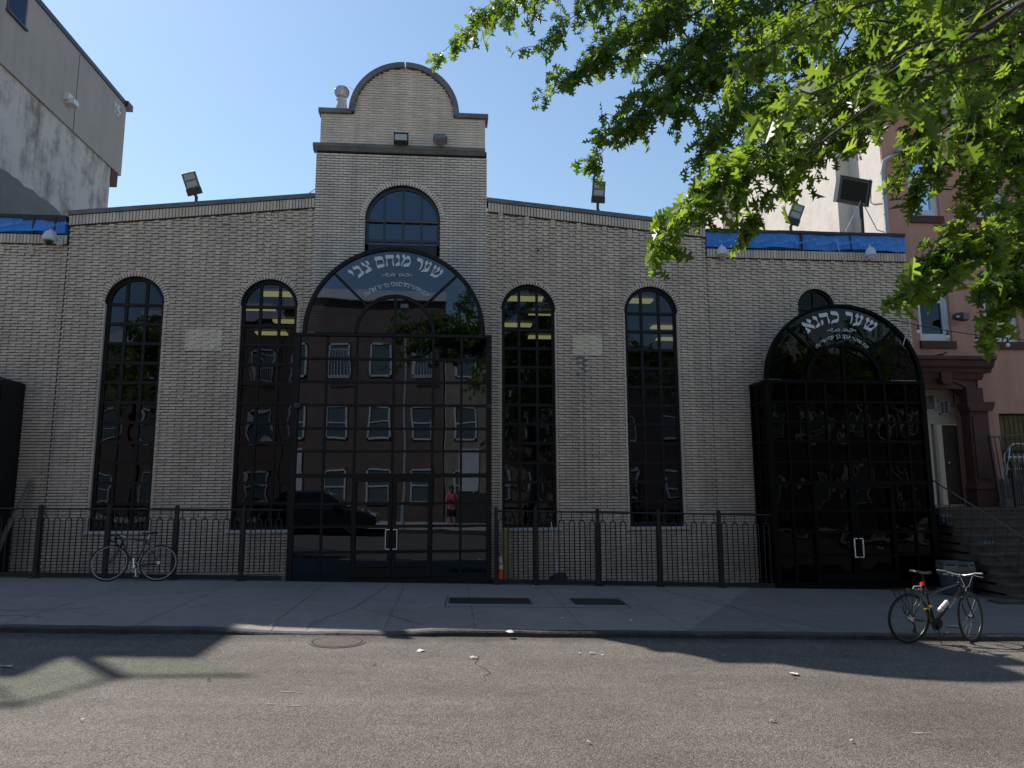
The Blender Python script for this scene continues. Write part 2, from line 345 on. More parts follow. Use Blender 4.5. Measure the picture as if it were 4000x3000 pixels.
# joints and cracks, thin dark lines let into the paving
def line(b, pts, w_, jit=0, off=.004):
    P = []
    for i in range(len(pts)-1):
        a = np.array(pts[i]); c = np.array(pts[i+1]); m_ = max(1, int(np.linalg.norm(c-a)/.12)) if jit else 1
        for k in range(m_): P.append(a+(c-a)*k/m_+(RNG.normal(0, jit, 2) if jit and (k or i) else 0))
    P.append(np.array(pts[-1]))
    for i in range(len(P)-1):
        d = P[i+1]-P[i]; L_ = np.linalg.norm(d)
        if L_ < 1e-6: continue
        nrm = np.array([-d[1], d[0]])/L_*w_*(.5 if not jit else random.uniform(.25, .6))
        q = [P[i]-nrm, P[i+1]-nrm, P[i+1]+nrm, P[i]+nrm]; b.face([(p[0], p[1], gz(p[0])+off) for p in q])
b = MB()
def g2(px, py, o=0): p = atg(px, py, o); return (p[0], p[1])
for x0, x1 in ((-5.9,-5.9),(-4.2,-4.2),(-2.45,-2.45),(-.9,-.9),(.35,.35),(1.9,1.9),(3.4,3.4),(4.9,4.9)):
    line(b, [(x0, 10.33), (x1, 14.9)], .010, .003)
line(b, [(-2.3, 12.6), (9.0, 12.7)], .01, .004)
for c in ([(-8.5,12.9),(-6,12.75),(-4.6,13.3),(-4.1,14.2)], [(-7.6,11.5),(-6.2,11.35),(-5.3,11.7)], [(-6.7,11.0),(-5.7,10.9)], [(-2.0,10.4),(-1.5,12.1),(-1.2,14.8)], [(-1.5,12.1),(-.4,10.6)],
          [(4.2,14.6),(4.9,12.2),(5.6,10.5)], [(6.1,13.8),(6.6,12.2),(7.9,11.2)], [(2.3,14.8),(2.7,13.5)], [(7.4,14.0),(8.2,12.4),(8.4,10.7)], [(-8.9,11.0),(-7.6,10.8),(-7.0,10.55)]):
    line(b, c, .016, .018)
# the raised frame round the two pavement grates
fr = [g2(1740, 2338), g2(1735, 2368), g2(2452, 2374), g2(2405, 2335)]
line(b, [g2(1750, 2325), g2(1737, 2369)], .02); line(b, [g2(1737, 2369), g2(2464, 2376)], .024); line(b, [g2(2464, 2376), g2(2412, 2332)], .02)
tag(b.build('joint', M['paving_joint'], pave))
b = MB()                                                        # fine cracks in the asphalt
def rline(pts, w_, jit):
    n0 = len(b.v); line(b, pts, w_, jit)
    for i in range(n0, len(b.v)): x, y, z = b.v[i]; b.v[i] = (x, y, rz(x, y)+.004)
rline([(.35, 9.0), (.30, 8.6), (.42, 8.2), (.36, 7.8)], .009, .02); 

tag(b.build('crack', M['joint'], bpy.data.objects['road']))
# concrete footings chipped out round the fence posts
for nm, P in (('vent_grate', [(1757,2336),(2062,2337),(2071,2357),(1755,2357)]), ('vent_grate', [(2235,2339),(2415,2343),(2436,2362),(2248,2361)])):
    P = [atg(*p) for p in P]; c = sum(P)/4
    t = thing(nm, tuple(c), 'long ribbed steel pavement grate in the sidewalk' if P[0][0] < 1 else 'short mesh pavement grate right of the long ribbed one', 'grate', 'steel grates set in the sidewalk')
    b = MB(); b.face([(p[0], p[1], gz(p[0])+.005) for p in P]); b.build('recess', M['joint'], t)
    b = MB(); x0, x1 = min(P[0][0], P[3][0]), max(P[1][0], P[2][0]); y0, y1 = P[3][1], P[0][1]
    nb = int((x1-x0)/.03)
    for i in range(nb+1):
        x = x0+(x1-x0)*i/nb; b.box(x-.006, x+.006, y0, y1, gz(x)+.006, gz(x)+.014)
    for k in range(6):
        y = y0+(y1-y0)*k/5; b.face([(x0, y-.012, gz(x0)+.016), (x1, y-.012, gz(x1)+.016), (x1, y+.012, gz(x1)+.016), (x0, y+.012, gz(x0)+.016)])
    b.build('grille', M['iron'], t)
# manhole
mc = atg(1318, 2508, -.07); t = thing('manhole_cover', (mc[0], mc[1]+.0, rz(mc[0], mc[1])), 'round cast iron manhole cover flush in the asphalt by the kerb', 'manhole cover')
b = MB(); R_ = .36; cy = min(mc[1], KERB-.42)
def disc(b, R0, R1, zo):
    for k in range(40):
        a, c = 2*math.pi*k/40, 2*math.pi*(k+1)/40
        b.face([(mc[0]+r_*math.cos(q), cy+r_*math.sin(q), rz(mc[0]+r_*math.cos(q), 9)+zo) for r_, q in ((R0,a),(R1,a),(R1,c),(R0,c))])
disc(b, 0.001, .30, .008); b.build('cover', M['iron'], t)
b = MB(); disc(b, .32, .36, .007); b.build('rim', M['iron'], t)
b = MB(); disc(b, .30, .32, .004); b.build('gap', M['joint'], t)
# ---------------------------------------------------------------- the brick building
YW = 15.9
syn = thing('brick_building', (0, YW, 0), 'long tan brick building with tall black arched windows and a round-topped central tower', 'building')
def arch_hole(cx, r, z0, zs, rv=None, pad=0.0):
    rv = rv or r
    def f(z):
        if z < z0-pad: return None
        if z <= zs: return (cx-r-(0), cx+r+(0))
        q = (z-zs)/(rv+pad)
        if q >= 1: return None
        h = (r+pad)*math.sqrt(1-q*q); return (cx-h, cx+h)
    return f
def rect_hole(x0, x1, z0, z1): return lambda z: (x0, x1) if z0 <= z <= z1 else None
def cut(iv, holes, z):
    for h in holes:
        q = h(z)
        if not q: continue
        out = []
        for a, c in iv:
            if q[1] <= a or q[0] >= c: out.append((a, c)); continue
            if q[0] > a: out.append((a, q[0]))
            if q[1] < c: out.append((q[1], c))
        iv = out
    return iv
CH = .0635
def stain(x, z):
    s = 0
    for cx, cz, rx, rz_, k in ((3.2,2.62,.28,.05,-.55), (3.3,2.2,.35,.28,.2), (6.02,6.05,.12,.07,-.9), (-8.1,6.2,.1,.07,-.8), (.98,5.6,.07,.07,-.7), (-5.6,2.72,.5,.04,-.3), (8.1,6.6,3,.1,.0), (-.2,10.3,.5,.25,-.35), (-2.6,10.45,.3,.12,-.4), (3.3,1.9,.06,.5,-.3)):
        d = ((x-cx)/rx)**2+((z-cz)/rz_)**2
        if d < 1.6: s += k*max(0, 1-d/1.6)
    return s
def bricks(name, x0, x1, z0, ztop, yf, holes, kind, mat_, mortar, parent, phase=0., head=.021, jt=.0165, tamp=.5):
    """one wall face laid brick by brick; ztop is a number or a function of x"""
    if kind == 'running': jt = .020
    zt = ztop if callable(ztop) else (lambda x: ztop)
    b = MB(); bk = MB()
    zmax = max(zt(x0), zt(x1), zt((x0+x1)/2)); r0 = int(math.floor(z0/CH)); r = r0
    while r*CH < zmax:
        za = max(z0, r*CH); zb = (r+1)*CH; zm = (za+zb)/2
        iv = cut([(x0, x1)], holes, zm)
        iv2 = []
        for a, c in iv:                                        # stop where the sloping top comes down
            n_ = 60; xs_ = [a+(c-a)*i/n_ for i in range(n_+1)]; ok = [zt(q) >= zm for q in xs_]
            i = 0
            while i <= n_:
                if ok[i]:
                    j = i
                    while j < n_ and ok[j+1]: j += 1
                    if xs_[j]-xs_[i] > .02: iv2.append((xs_[i], xs_[j]))
                    i = j+1
                else: i += 1
        for a, c in iv2:
            bk.face([(a, yf+.02, za), (c, yf+.02, za), (c, yf+.02, zb), (a, yf+.02, zb)])
            if kind == 'flemish': per = .3048; off = phase+(per/2 if r % 2 else 0); segs = ((0, .1985, 0), (.2, .3048, 1))
            else: per = .2032; off = phase+(per/2 if r % 2 else 0); segs = ((0, .2032, 0),)
            k = int(math.floor((a-off)/per))-1
            while off+k*per < c:
                for s0, s1, hd in segs:
                    bx0 = off+k*per+s0; bx1 = off+k*per+s1
                    vj = jt*.24; p0 = max(a, bx0)+(vj if bx0 > a else 0); p1 = min(c, bx1)-(vj if bx1 < c else 0)
                    if p1-p0 < .015: continue
                    pr = (head+random.uniform(-.003, .004)) if hd else random.uniform(-.0015, .0015)
                    t = min(1, max(0, random.gauss(.5, .2*tamp*2)+stain((p0+p1)/2, zm)+(.12 if hd else 0)))
                    b.box(p0, p1, yf-pr, yf+.02, za+jt/2, zb-jt/2, t=t, skip='k')
            # (next brick)
                k += 1
        r += 1
    o = b.build(name, mat_, parent, tint=True)
    bk.build('mortar', mortar, o)
    return o
def arcband(b, cx, cz, r0, r1, y0, y1, a0=0., a1=math.pi, n=36, kv=1.0, mi=0):
    for i in range(n):
        a, c = a0+(a1-a0)*i/n, a0+(a1-a0)*(i+1)/n
        q = []
        for y in (y0, y1):
            for r_, t in ((r0,a),(r1,a),(r1,c),(r0,c)): q.append((cx+r_*math.cos(t), y, cz+r_*kv*math.sin(t)))
        B = len(b.v); b.v += q
        for fc in ((0,1,2,3),(7,6,5,4),(1,5,6,2),(0,3,7,4)): b.f.append(tuple(B+k for k in fc)); b.m.append(mi); b.t.append(.5)
        if i == 0: b.f.append((B, B+4, B+5, B+1)); b.m.append(mi); b.t.append(.5)
        if i == n-1: b.f.append((B+3, B+2, B+6, B+7)); b.m.append(mi); b.t.append(.5)
def voussoirs(name, cx, cz, r, parent, yf, mat_, h=.115, a0=0., a1=math.pi, kv=1.):
    b = MB(); n = int(round((a1-a0)*(r+h/2)/.068))
    for i in range(n):
        a = a0+(a1-a0)*(i+.5)/n; wd = (a1-a0)*(r+h/2)/n*.5-.011
        Mx = Matrix.Translation((cx+(r)*math.cos(a), yf, cz+r*kv*math.sin(a)))@Matrix.Rotation(-(a-math.pi/2), 4, 'Y')
        b.box(-wd, wd, -.014+random.uniform(-.003, .003), .10, 0.006, h, t=min(1, max(0, random.gauss(.55, .2))), M=Mx)
    o = b.build(name, mat_, parent, tint=True)
    b = MB(); arcband(b, cx, cz, r+.001, r+h+.016, yf+.004, yf+.11, a0, a1, 30, kv); b.build('mortar', M['mortar'], o); return o

WIN = [(-6.95, .625), (-4.07, .62), (1.73, .62), (4.60, .628)]
ZS, ZSP = 1.05, 5.94
def roofL(x): return 8.02+(x+8.45)/(5.29)*.58
def roofR(x): return 8.62-(x-.77)/(5.2)*.48
holesL = [arch_hole(c, r, ZS, ZSP, pad=.06) for c, r in WIN]+[rect_hole(-5.83, -5.07, 4.9, 5.39), rect_hole(2.76, 3.43, 4.9, 5.39)]
PMX, PMR = -1.22, 1.92; PRX, PRR, PRV = 8.69, 1.83, 1.72
bricks('wall', -8.43, -3.16, -.3, lambda x: roofL(x)-.30, YW, holesL, 'flemish', M['brick'], M['mortar'], syn)
bricks('wall', .77, 5.97, -.3, lambda x: roofR(x)-.30, YW, holesL, 'flemish', M['brick'], M['mortar'], syn, .07)
bricks('wall', -13.6, -8.455, -.1, 7.22, YW, [rect_hole(-13.4, -9.2, -1, 4.1)], 'flemish', M['brick'], M['mortar'], syn, .11)
bricks('wall', 5.985, 10.955, -.5, 7.29, YW, [arch_hole(9.0, 1.35, -1, 4.25, 1.3), arch_hole(8.62, .455, 5.0, 6.14, pad=.06)], 'flemish', M['brick'], M['mortar'], syn, .02)
up = arch_hole(-1.16, .85, 6.5, 8.0, pad=.06)
bricks('tower', -3.16, .77, 4.9, 9.62, YW-.045, [up, arch_hole(PMX, PMR-.1, 0, 5.16)], 'running', M['brick_tower'], M['mortar'], syn)
def shoulder(x): 
    d = abs(x+1.17)
    return max(10.56 if -3.09 <= x <= .74 else 0, 10.62+math.sqrt(max(0, 1.17**2-d*d)) if d < 1.17 else 0)
bricks('tower', -3.09, .74, 9.80, shoulder, YW-.03, [], 'running', M['brick_tower'], M['mortar'], syn, .03)
b = MB()                                                        # sides and back of the tower, and the vertical joint
b.box(-3.155, .765, YW-.03, YW+4.5, 8.0, 9.75, skip='f'); b.box(-3.08, .73, YW-.014, YW+.34, 9.74, 10.58)
b.box(-3.155, -3.15, YW-.032, YW+.0, 4.9, 9.62); b.box(.755, .765, YW-.032, YW+.0, 4.9, 9.62)
b.build('tower_body', M['brick_tower'], syn)
b = MB(); b.prism([(-1.17+1.16*math.cos(math.pi*i/40), 10.585+1.17*math.sin(math.pi*i/40)) for i in range(41)], YW-.014, YW+.34); b.build('tower_body', M['brick_tower'], syn)
for q in ((-8.452, -8.432, 0, 7.6), (.768, .772, 5, 8.3), (5.972, 5.984, -.4, 7.6)):
    b = MB(); b.box(q[0], q[1], YW+.004, YW+.024, q[2], q[3]); b.build('wall_joint', M['joint'], syn)
for x0, x1, z0, z1 in ((-5.83, -5.07, 4.906, 5.39), (2.76, 3.43, 4.906, 5.39)):
    bricks('repair_patch', x0, x1, z0, z1, YW-.002, [], 'flemish', M['cream_brick'], M['cream_mortar'], syn, .0 if x0 < 0 else .07, jt=.016)['label'] = 'patch of paler bricks in white mortar' if x0 > 0 else 'smeared patch of pale repaired bricks'
b = MB()
for q in ((2.80,2.90,4.84,4.90),(2.90,3.06,4.85,4.90),(2.93,3.0,4.56,4.85),(3.0,3.08,4.78,4.84),(3.0,3.06,4.66,4.71),(2.83,2.89,4.72,4.77),(3.01,3.07,4.53,4.58),(2.84,2.89,4.46,4.51)): b.box(q[0], q[1], YW-.018, YW+.01, q[2], q[3])
b.tube([(2.965, YW-.017, 4.56), (2.97, YW-.017, 3.4), (2.98, YW-.017, 1.6)], .005, 5)
b.build('cement_repair', M['grey_cement'], syn)

# copings, the upright band below them and the little corbels
def sloped_band(b, x0, x1, f, d0, d1, y0, y1, step, gap, t=True, clipz=None):
    n = max(1, int(round((x1-x0)/step)))
    for i in range(n):
        a = x0+(x1-x0)*i/n+gap/2; c = x0+(x1-x0)*(i+1)/n-gap/2
        P = [(a, f(a)-d1), (c, f(c)-d1), (c, f(c)-d0), (a, f(a)-d0)]
        b.prism(P, y0+(random.uniform(-.003, .003) if t else 0), y1, t=min(.98, max(.02, random.gauss(.5, .22))))
for x0, x1, f in ((-8.46, -3.16, roofL), (.80, 5.98, roofR)):
    b = MB(); sloped_band(b, x0-.03, x1, f, 0, .10, YW-.07, YW+.36, .92, .008, False); b.build('coping', M['coping'], syn)
    b = MB(); sloped_band(b, x0, x1, f, .115, .33, YW-.045, YW+.2, .0705, .015); b.build('rowlock_band', M['brick'], syn, tint=True)
    b = MB(); sloped_band(b, x0, x1, f, .10, .36, YW-.028, YW+.25, 1, 0, False); b.build('mortar', M['mortar'], syn)
    n = int((x1-x0)/.61)
    for i in range(n):
        b = MB(); x = x0+.3+i*.61; z = math.floor((f(x)-.33)/CH)*CH
        for k in range(3): b.box(x-.048, x+.048, YW-.045, YW+.02, z-(k+1)*CH+.007, z-k*CH-.007, t=random.gauss(.6, .15))
        b.box(x-.044, x+.044, YW-.03, YW+.02, z-3*CH+.01, z-.01, t=.0); b.build('corbel', M['brick'], syn, tint=True)
for x0, x1, zt in ((-13.6, -8.46, 7.49), (5.99, 10.95, 7.55)):
    f = lambda x: zt
    b = MB(); sloped_band(b, x0, x1, f, .035, .235, YW-.045, YW+.2, .0705, .015); b.build('rowlock_band', M['brick'], syn, tint=True)
    b = MB(); sloped_band(b, x0, x1, f, .0, .26, YW-.028, YW+.25, 5, 0, False); b.build('mortar', M['mortar'], syn)
    n = int((x1-x0)/.61)
    for i in range(n):
        b = MB(); x = x0+.14+i*.61; z = math.floor((zt-.27)/CH)*CH
        for k in range(3): b.box(x-.048, x+.048, YW-.045, YW+.02, z-(k+1)*CH+.007, z-k*CH-.007, t=random.gauss(.6, .15))
        b.box(x-.044, x+.044, YW-.03, YW+.02, z-3*CH+.01, z-.01, t=.0); b.build('corbel', M['brick'], syn, tint=True)
b = MB()                                                        # tower cornice, shoulder copings, curved coping
def prof_sweep(b, x0, x1, P): b.prism(P, x0, x1, axis='x')
x = -3.235
for seg in (1.05, 1.0, 1.02, .9):
    prof_sweep(b, x, min(x+seg-.006, .79), [(YW+.1, 9.64), (YW-.05, 9.64), (YW-.10, 9.71), (YW-.12, 9.73), (YW-.12, 9.80), (YW+.1, 9.80)]); x += seg
b.build('cornice', M['coping'], syn)
for x0, x1 in ((-3.145, -2.39), (.02, .80)): b = MB(); b.box(x0, x1, YW-.09, YW+.38, 10.57, 10.68); b.build('coping', M['coping'], syn)
b = MB(); arcband(b, -1.17, 10.62, 1.16, 1.285, YW-.10, YW+.36, 0.0, math.pi/2-.012, 22); b.build('curved_coping', M['coping'], syn); b = MB(); arcband(b, -1.17, 10.62, 1.16, 1.285, YW-.10, YW+.36, math.pi/2+.012, math.pi, 22)
b.build('curved_coping', M['coping'], syn)
# the blue membrane round the low parapets
for x0, x1, z0, z1, seams in ((-13.6, -8.50, 7.50, 7.86, (-9.17, -8.72)), (5.985, 10.96, 7.56, 7.97, (6.97, 8.33, 9.55))):
    b = MB(); n = 60
    for i in range(n):
        a, c = x0+(x1-x0)*i/n, x0+(x1-x0)*(i+1)/n
        def wv(x): return .03*math.sin(x*2.3)+.018*math.sin(x*7.1)+.008*math.sin(x*19)
        def lo(x): return z0+.02*math.sin(x*3.3+1)+.008*math.sin(x*11)
        b.face([(a, YW-.075+wv(a), lo(a)), (c, YW-.075+wv(c), lo(c)), (c, YW-.05+wv(c)*.4, z1), (a, YW-.05+wv(a)*.4, z1)])
    b.box(x0, x1, YW-.02, YW+.25, z0, z1)
    mo = b.build('membrane', M['blue'], syn)
    b = MB(); i = 0
    x = x0
    while x < x1-.01:
        c = min(x1, x+.35); d0 = .035+(.06 if x0 < 0 and x > -9.5 else 0)+random.uniform(0, .015)
        b.box(x, c, YW-.085, YW+.3, z1-d0+.01, z1+.03+random.uniform(0, .012)); x = c
    for s in seams: b.box(s-.014, s+.014, YW-.10, YW-.03, z0, z1)
    b.build('tar_edge', M['tar'], syn)
# ---------------------------------------------------------------- windows
def window(cx, r, z0, zs, rows, cols, parent, yf=15.97, fr=.08, sill=True, gl='glass', mull=.031, fm='black_metal'):
    b = MB()
    arcband(b, cx, zs, r-fr, r, yf, yf+.07)
    b.box(cx-r, cx-r+fr, yf, yf+.07, z0, zs); b.box(cx+r-fr, cx+r, yf, yf+.07, z0, zs); b.box(cx-r+fr, cx+r-fr, yf, yf+.07, z0, z0+fr)
    for k in range(1, cols):
        x = cx-r+2*r*k/cols; b.box(x-mull, x+mull, yf+.008, yf+.06, z0+fr, zs+math.sqrt(r*r-(x-cx)**2)-fr*.7)
    for z in rows: b.box(cx-r+fr, cx+r-fr, yf+.004, yf+.064, z-mull, z+mull)
    o = b.build('window', M[fm], parent)
    b = MB(); b.face([(cx-r+.01, yf+.04, z0+.01), (cx+r-.01, yf+.04, z0+.01)]+[(cx+(r-.01)*math.cos(math.pi*i/32), yf+.04, zs+(r-.01)*math.sin(math.pi*i/32)) for i in range(33)])
    b.build('glass', M[gl], o)
    if sill:
        b = MB(); b.box(cx-r-.06, cx+r+.08, YW-.045, YW+.14, z0-.055, z0); b.build('sill', M['sill'], o)
    return o
for c, r in WIN:
    window(c, r, ZS, ZSP, [ZS+.56+(ZSP-ZS-.56)*k/10 for k in range(0, 11)], 3, syn)
    voussoirs('brick_arch', c, ZSP, r, syn, YW, M['brick'])
    b = MB()
    for s in (-1, 1): b.box(c+s*r-(.01 if s > 0 else .03)+(0), c+s*r+(.03 if s > 0 else .01), YW+.004, YW+.14, ZS, ZSP)
    b.build('reveal', M['brick'], syn)
window(-1.16, .85, 6.5, 8.0, [6.95, 7.55, 8.02], 4, syn, fr=.07, sill=False, yf=15.95, gl='door_glass', fm='film_frame')
voussoirs('brick_arch', -1.16, 8.0, .85, syn, YW-.045, M['brick_tower'], h=.125)
window(8.62, .455, 5.0, 6.14, [6.12], 2, syn, fr=.05, sill=False, gl='glass_black')
voussoirs('brick_arch', 8.62, 6.14, .455, syn, YW, M['brick'], h=.125)

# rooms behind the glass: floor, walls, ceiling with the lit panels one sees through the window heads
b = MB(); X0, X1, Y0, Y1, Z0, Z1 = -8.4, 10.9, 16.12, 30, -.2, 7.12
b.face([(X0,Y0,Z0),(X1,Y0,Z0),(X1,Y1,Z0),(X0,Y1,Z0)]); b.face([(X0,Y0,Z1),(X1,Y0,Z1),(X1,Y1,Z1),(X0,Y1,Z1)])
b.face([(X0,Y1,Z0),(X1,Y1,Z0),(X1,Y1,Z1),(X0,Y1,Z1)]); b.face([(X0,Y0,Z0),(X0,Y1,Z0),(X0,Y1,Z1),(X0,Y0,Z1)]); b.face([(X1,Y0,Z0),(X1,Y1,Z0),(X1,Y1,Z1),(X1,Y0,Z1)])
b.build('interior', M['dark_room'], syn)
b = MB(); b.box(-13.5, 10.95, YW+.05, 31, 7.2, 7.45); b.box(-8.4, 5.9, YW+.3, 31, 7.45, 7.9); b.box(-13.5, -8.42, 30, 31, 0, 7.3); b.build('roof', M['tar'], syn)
for row, (y, z) in enumerate(((18.9, 7.0), (20.5, 7.0), (22.1, 7.0), (23.9, 7.0))):
    for x in (((-4.55, 1.95, 5.0)), (-5.6, 2.75), (-5.0, 2.0, 6.9), (-6.0, 3.1, 7.6))[row]:
        b = MB(); b.box(x-.5, x+.5, y-.17, y+.17, z, z+.06); b.build('ceiling_light', M['troffer'], syn)

# ---------------------------------------------------------------- the glazed entrances
YF = 15.0
def portal(cx, xl, xr, zspr, r, rv, zb, rowz, rl_cols, ri, doors, gl, lab, side=None, doorrow=None, depth=.9):
    b = MB(); d0, d1 = YF, YF+.08; fw = .07
    b.box(xl, xl+fw*1.6, d0-.01, d1, zb, zspr); b.box(xr-fw*1.6, xr, d0-.01, d1, zb, zspr)                 # corner posts
    b.box(xl+.01, xr-.01, d0-.014, d1, zspr-.03, zspr+.035)
    kv = rv/r
    arcband(b, cx, zspr+.05, r-.075, r, d0-.012, d1, 0, math.pi, 48, kv)
    arcband(b, cx, zspr+.05, ri-.05, ri+.02, d0-.006, d1, 0, math.pi, 36, kv)
    b.box(cx-.028, cx+.028, d0, d1, zspr+.05, zspr+.05+(ri-.04)*kv)
    for a in (math.pi*.25, math.pi*.75):                                                                 # the two slanting bars of the fan
        p = lambda q: (cx+q*math.cos(a), d0+.03, zspr+.05+q*kv*math.sin(a)); b.bar(p(ri), p(r-.05), .05, .05)
    for z in rowz:
        wz = .045 if (doorrow and abs(z-doorrow) < .01) else .026
        b.box(xl+.1, xr-.1, d0+.004, d1, z-wz, z+wz)
    for x, za, ze in rl_cols: b.box(x-.026, x+.026, d0+.01, d1-.004, za, ze)
    b.box(xl+.02, xr-.02, d0, d1+.02, zb-.02, zb+.11)
    # side frames, back to the wall
    for x, s in ((xl, 1), (xr, -1)):
        a, c = (x, x+.06) if s > 0 else (x-.06, x)
        for z in [zb+.05]+list(rowz)+[zspr-.03]: b.box(a, c, d1, YW-.02, z-.03, z+.03)
        for y in (d1+.02, (d1+YW)/2, YW-.06): b.box(a+.004, c-.004, y-.03, y+.03, zb, zspr-.06)
    fm = M['deep_black'] if gl == 'glass_black' else M['black_metal']; o = b.build('entrance', fm, syn); o['label'] = lab
    b = MB()                                                                                             # lid of the box and the vault behind the arch
    b.box(xl, xr, d1, YW-.005, zspr-.01, zspr+.04)
    b.build('canopy', M['black_metal'], o)
    b = MB(); yg = d0+.045
    b.face([(xl+.05, yg, zb+.05), (xr-.05, yg, zb+.05), (xr-.05, yg, zspr), (xl+.05, yg, zspr)])
    b.face([(cx-r+.04, yg, zspr+.055)]+[(cx+(r-.04)*math.cos(math.pi-math.pi*i/48), yg, zspr+.055+(r-.04)*kv*math.sin(math.pi*i/48)) for i in range(49)])
    for x in (xl+.03, xr-.03): b.face([(x, d1, zb+.05), (x, YW-.03, zb+.05), (x, YW-.03, zspr-.03), (x, d1, zspr-.03)])
    b.build('glass', M[gl], o)
    xm = (doors[0]+doors[1])/2
    for s, (a, c) in ((-1, (doors[0], xm-.006)), (1, (xm+.006, doors[1]))):
        b = MB(); f2 = .075
        b.box(a, a+f2, d0-.03, d0, zb+.12, doors[2]); b.box(c-f2, c, d0-.03, d0, zb+.12, doors[2]); b.box(a+f2, c-f2, d0-.03, d0, doors[2]-.09, doors[2]); b.box(a+f2, c-f2, d0-.03, d0, zb+.12, zb+.3)
        for z in rowz:
            if zb+.4 < z < doors[2]-.15: b.box(a+f2, c-f2, d0-.024, d0, z-.028, z+.028)
        b.build('door', fm, o)
        b = MB(); hx = xm+s*(.115 if r > 1.85 else .095); g = s*.06; zh = zb+doors[3]
        b.tube([(hx-g*0, d0-.03, zh), (hx, d0-.09, zh+.01), (hx, d0-.09, zh+.40), (hx, d0-.03, zh+.41)], .014, 10)
        b.tube([(hx, d0-.085, zh+.01), (hx-s*.075, d0-.085, zh+.01), (hx-s*.075, d0-.03, zh+.01)], .012, 8); b.tube([(hx, d0-.085, zh+.40), (hx-s*.075, d0-.085, zh+.40), (hx-s*.075, d0-.03, zh+.40)], .012, 8)
        b.build('handle', M['steel'], o)
    return o
rows = [5.12, 4.62, 4.13, 3.64, 3.15, 2.68, 2.18, 1.61, 1.15, .64]
cm = [(-2.62, .1, 5.12), (-2.0, .1, 5.12), (-1.22, 2.2, 5.12), (-.40, .1, 5.12), (.20, .1, 5.12)]
pm = portal(PMX, -3.28, .84, 5.13, PMR, 1.90, .03, rows[1:], cm, .83, (-2.0, -.40, 2.14, .66), 'door_glass', 'wide black glass entrance with a tall arched sign head, in the middle', doorrow=2.18)
rows = [4.23, 3.77, 3.33, 2.90, 2.45, 2.0, 1.41, .95, .46]
cm = [(x, -.1, 4.2) for x in (7.33, 7.78, 9.60, 10.08)]+[(x, 2.0, 4.2) for x in (8.22, 8.68, 9.14)]
pr = portal(PRX, 6.86, 10.54, 4.22, PRR, PRV, -.2, rows[1:], cm, .86, (7.78, 9.60, 1.97, .62), 'glass_black', 'black glass entrance with an arched sign head, next to the pink house', doorrow=2.0)
b = MB(); b.tube([(10.0, 14.97, 5.35), (9.62, 14.96, 5.72)], .012, 6); 
b = MB()                                                        # the left entrance, only its corner in view
b.prism([(-13.3, .05), (-9.05, .1), (-9.05, 4.14), (-10.2, 4.5), (-13.3, 4.5)], 15.09, YW-.01)
lp = b.build('entrance', M['black_metal'], syn); lp['label'] = 'dark entrance box at the left edge'
b = MB()
for z in (.6, 1.1, 1.6, 2.1, 2.6, 3.1, 3.6): b.box(-13.2, -9.07, 15.07, 15.09, z-.025, z+.025)
for x in (-9.1, -9.55, -10.0, -10.5): b.box(x-.03, x+.03, 15.065, 15.088, .1, 4.1)
b.build('frame', M['black_metal'], lp)

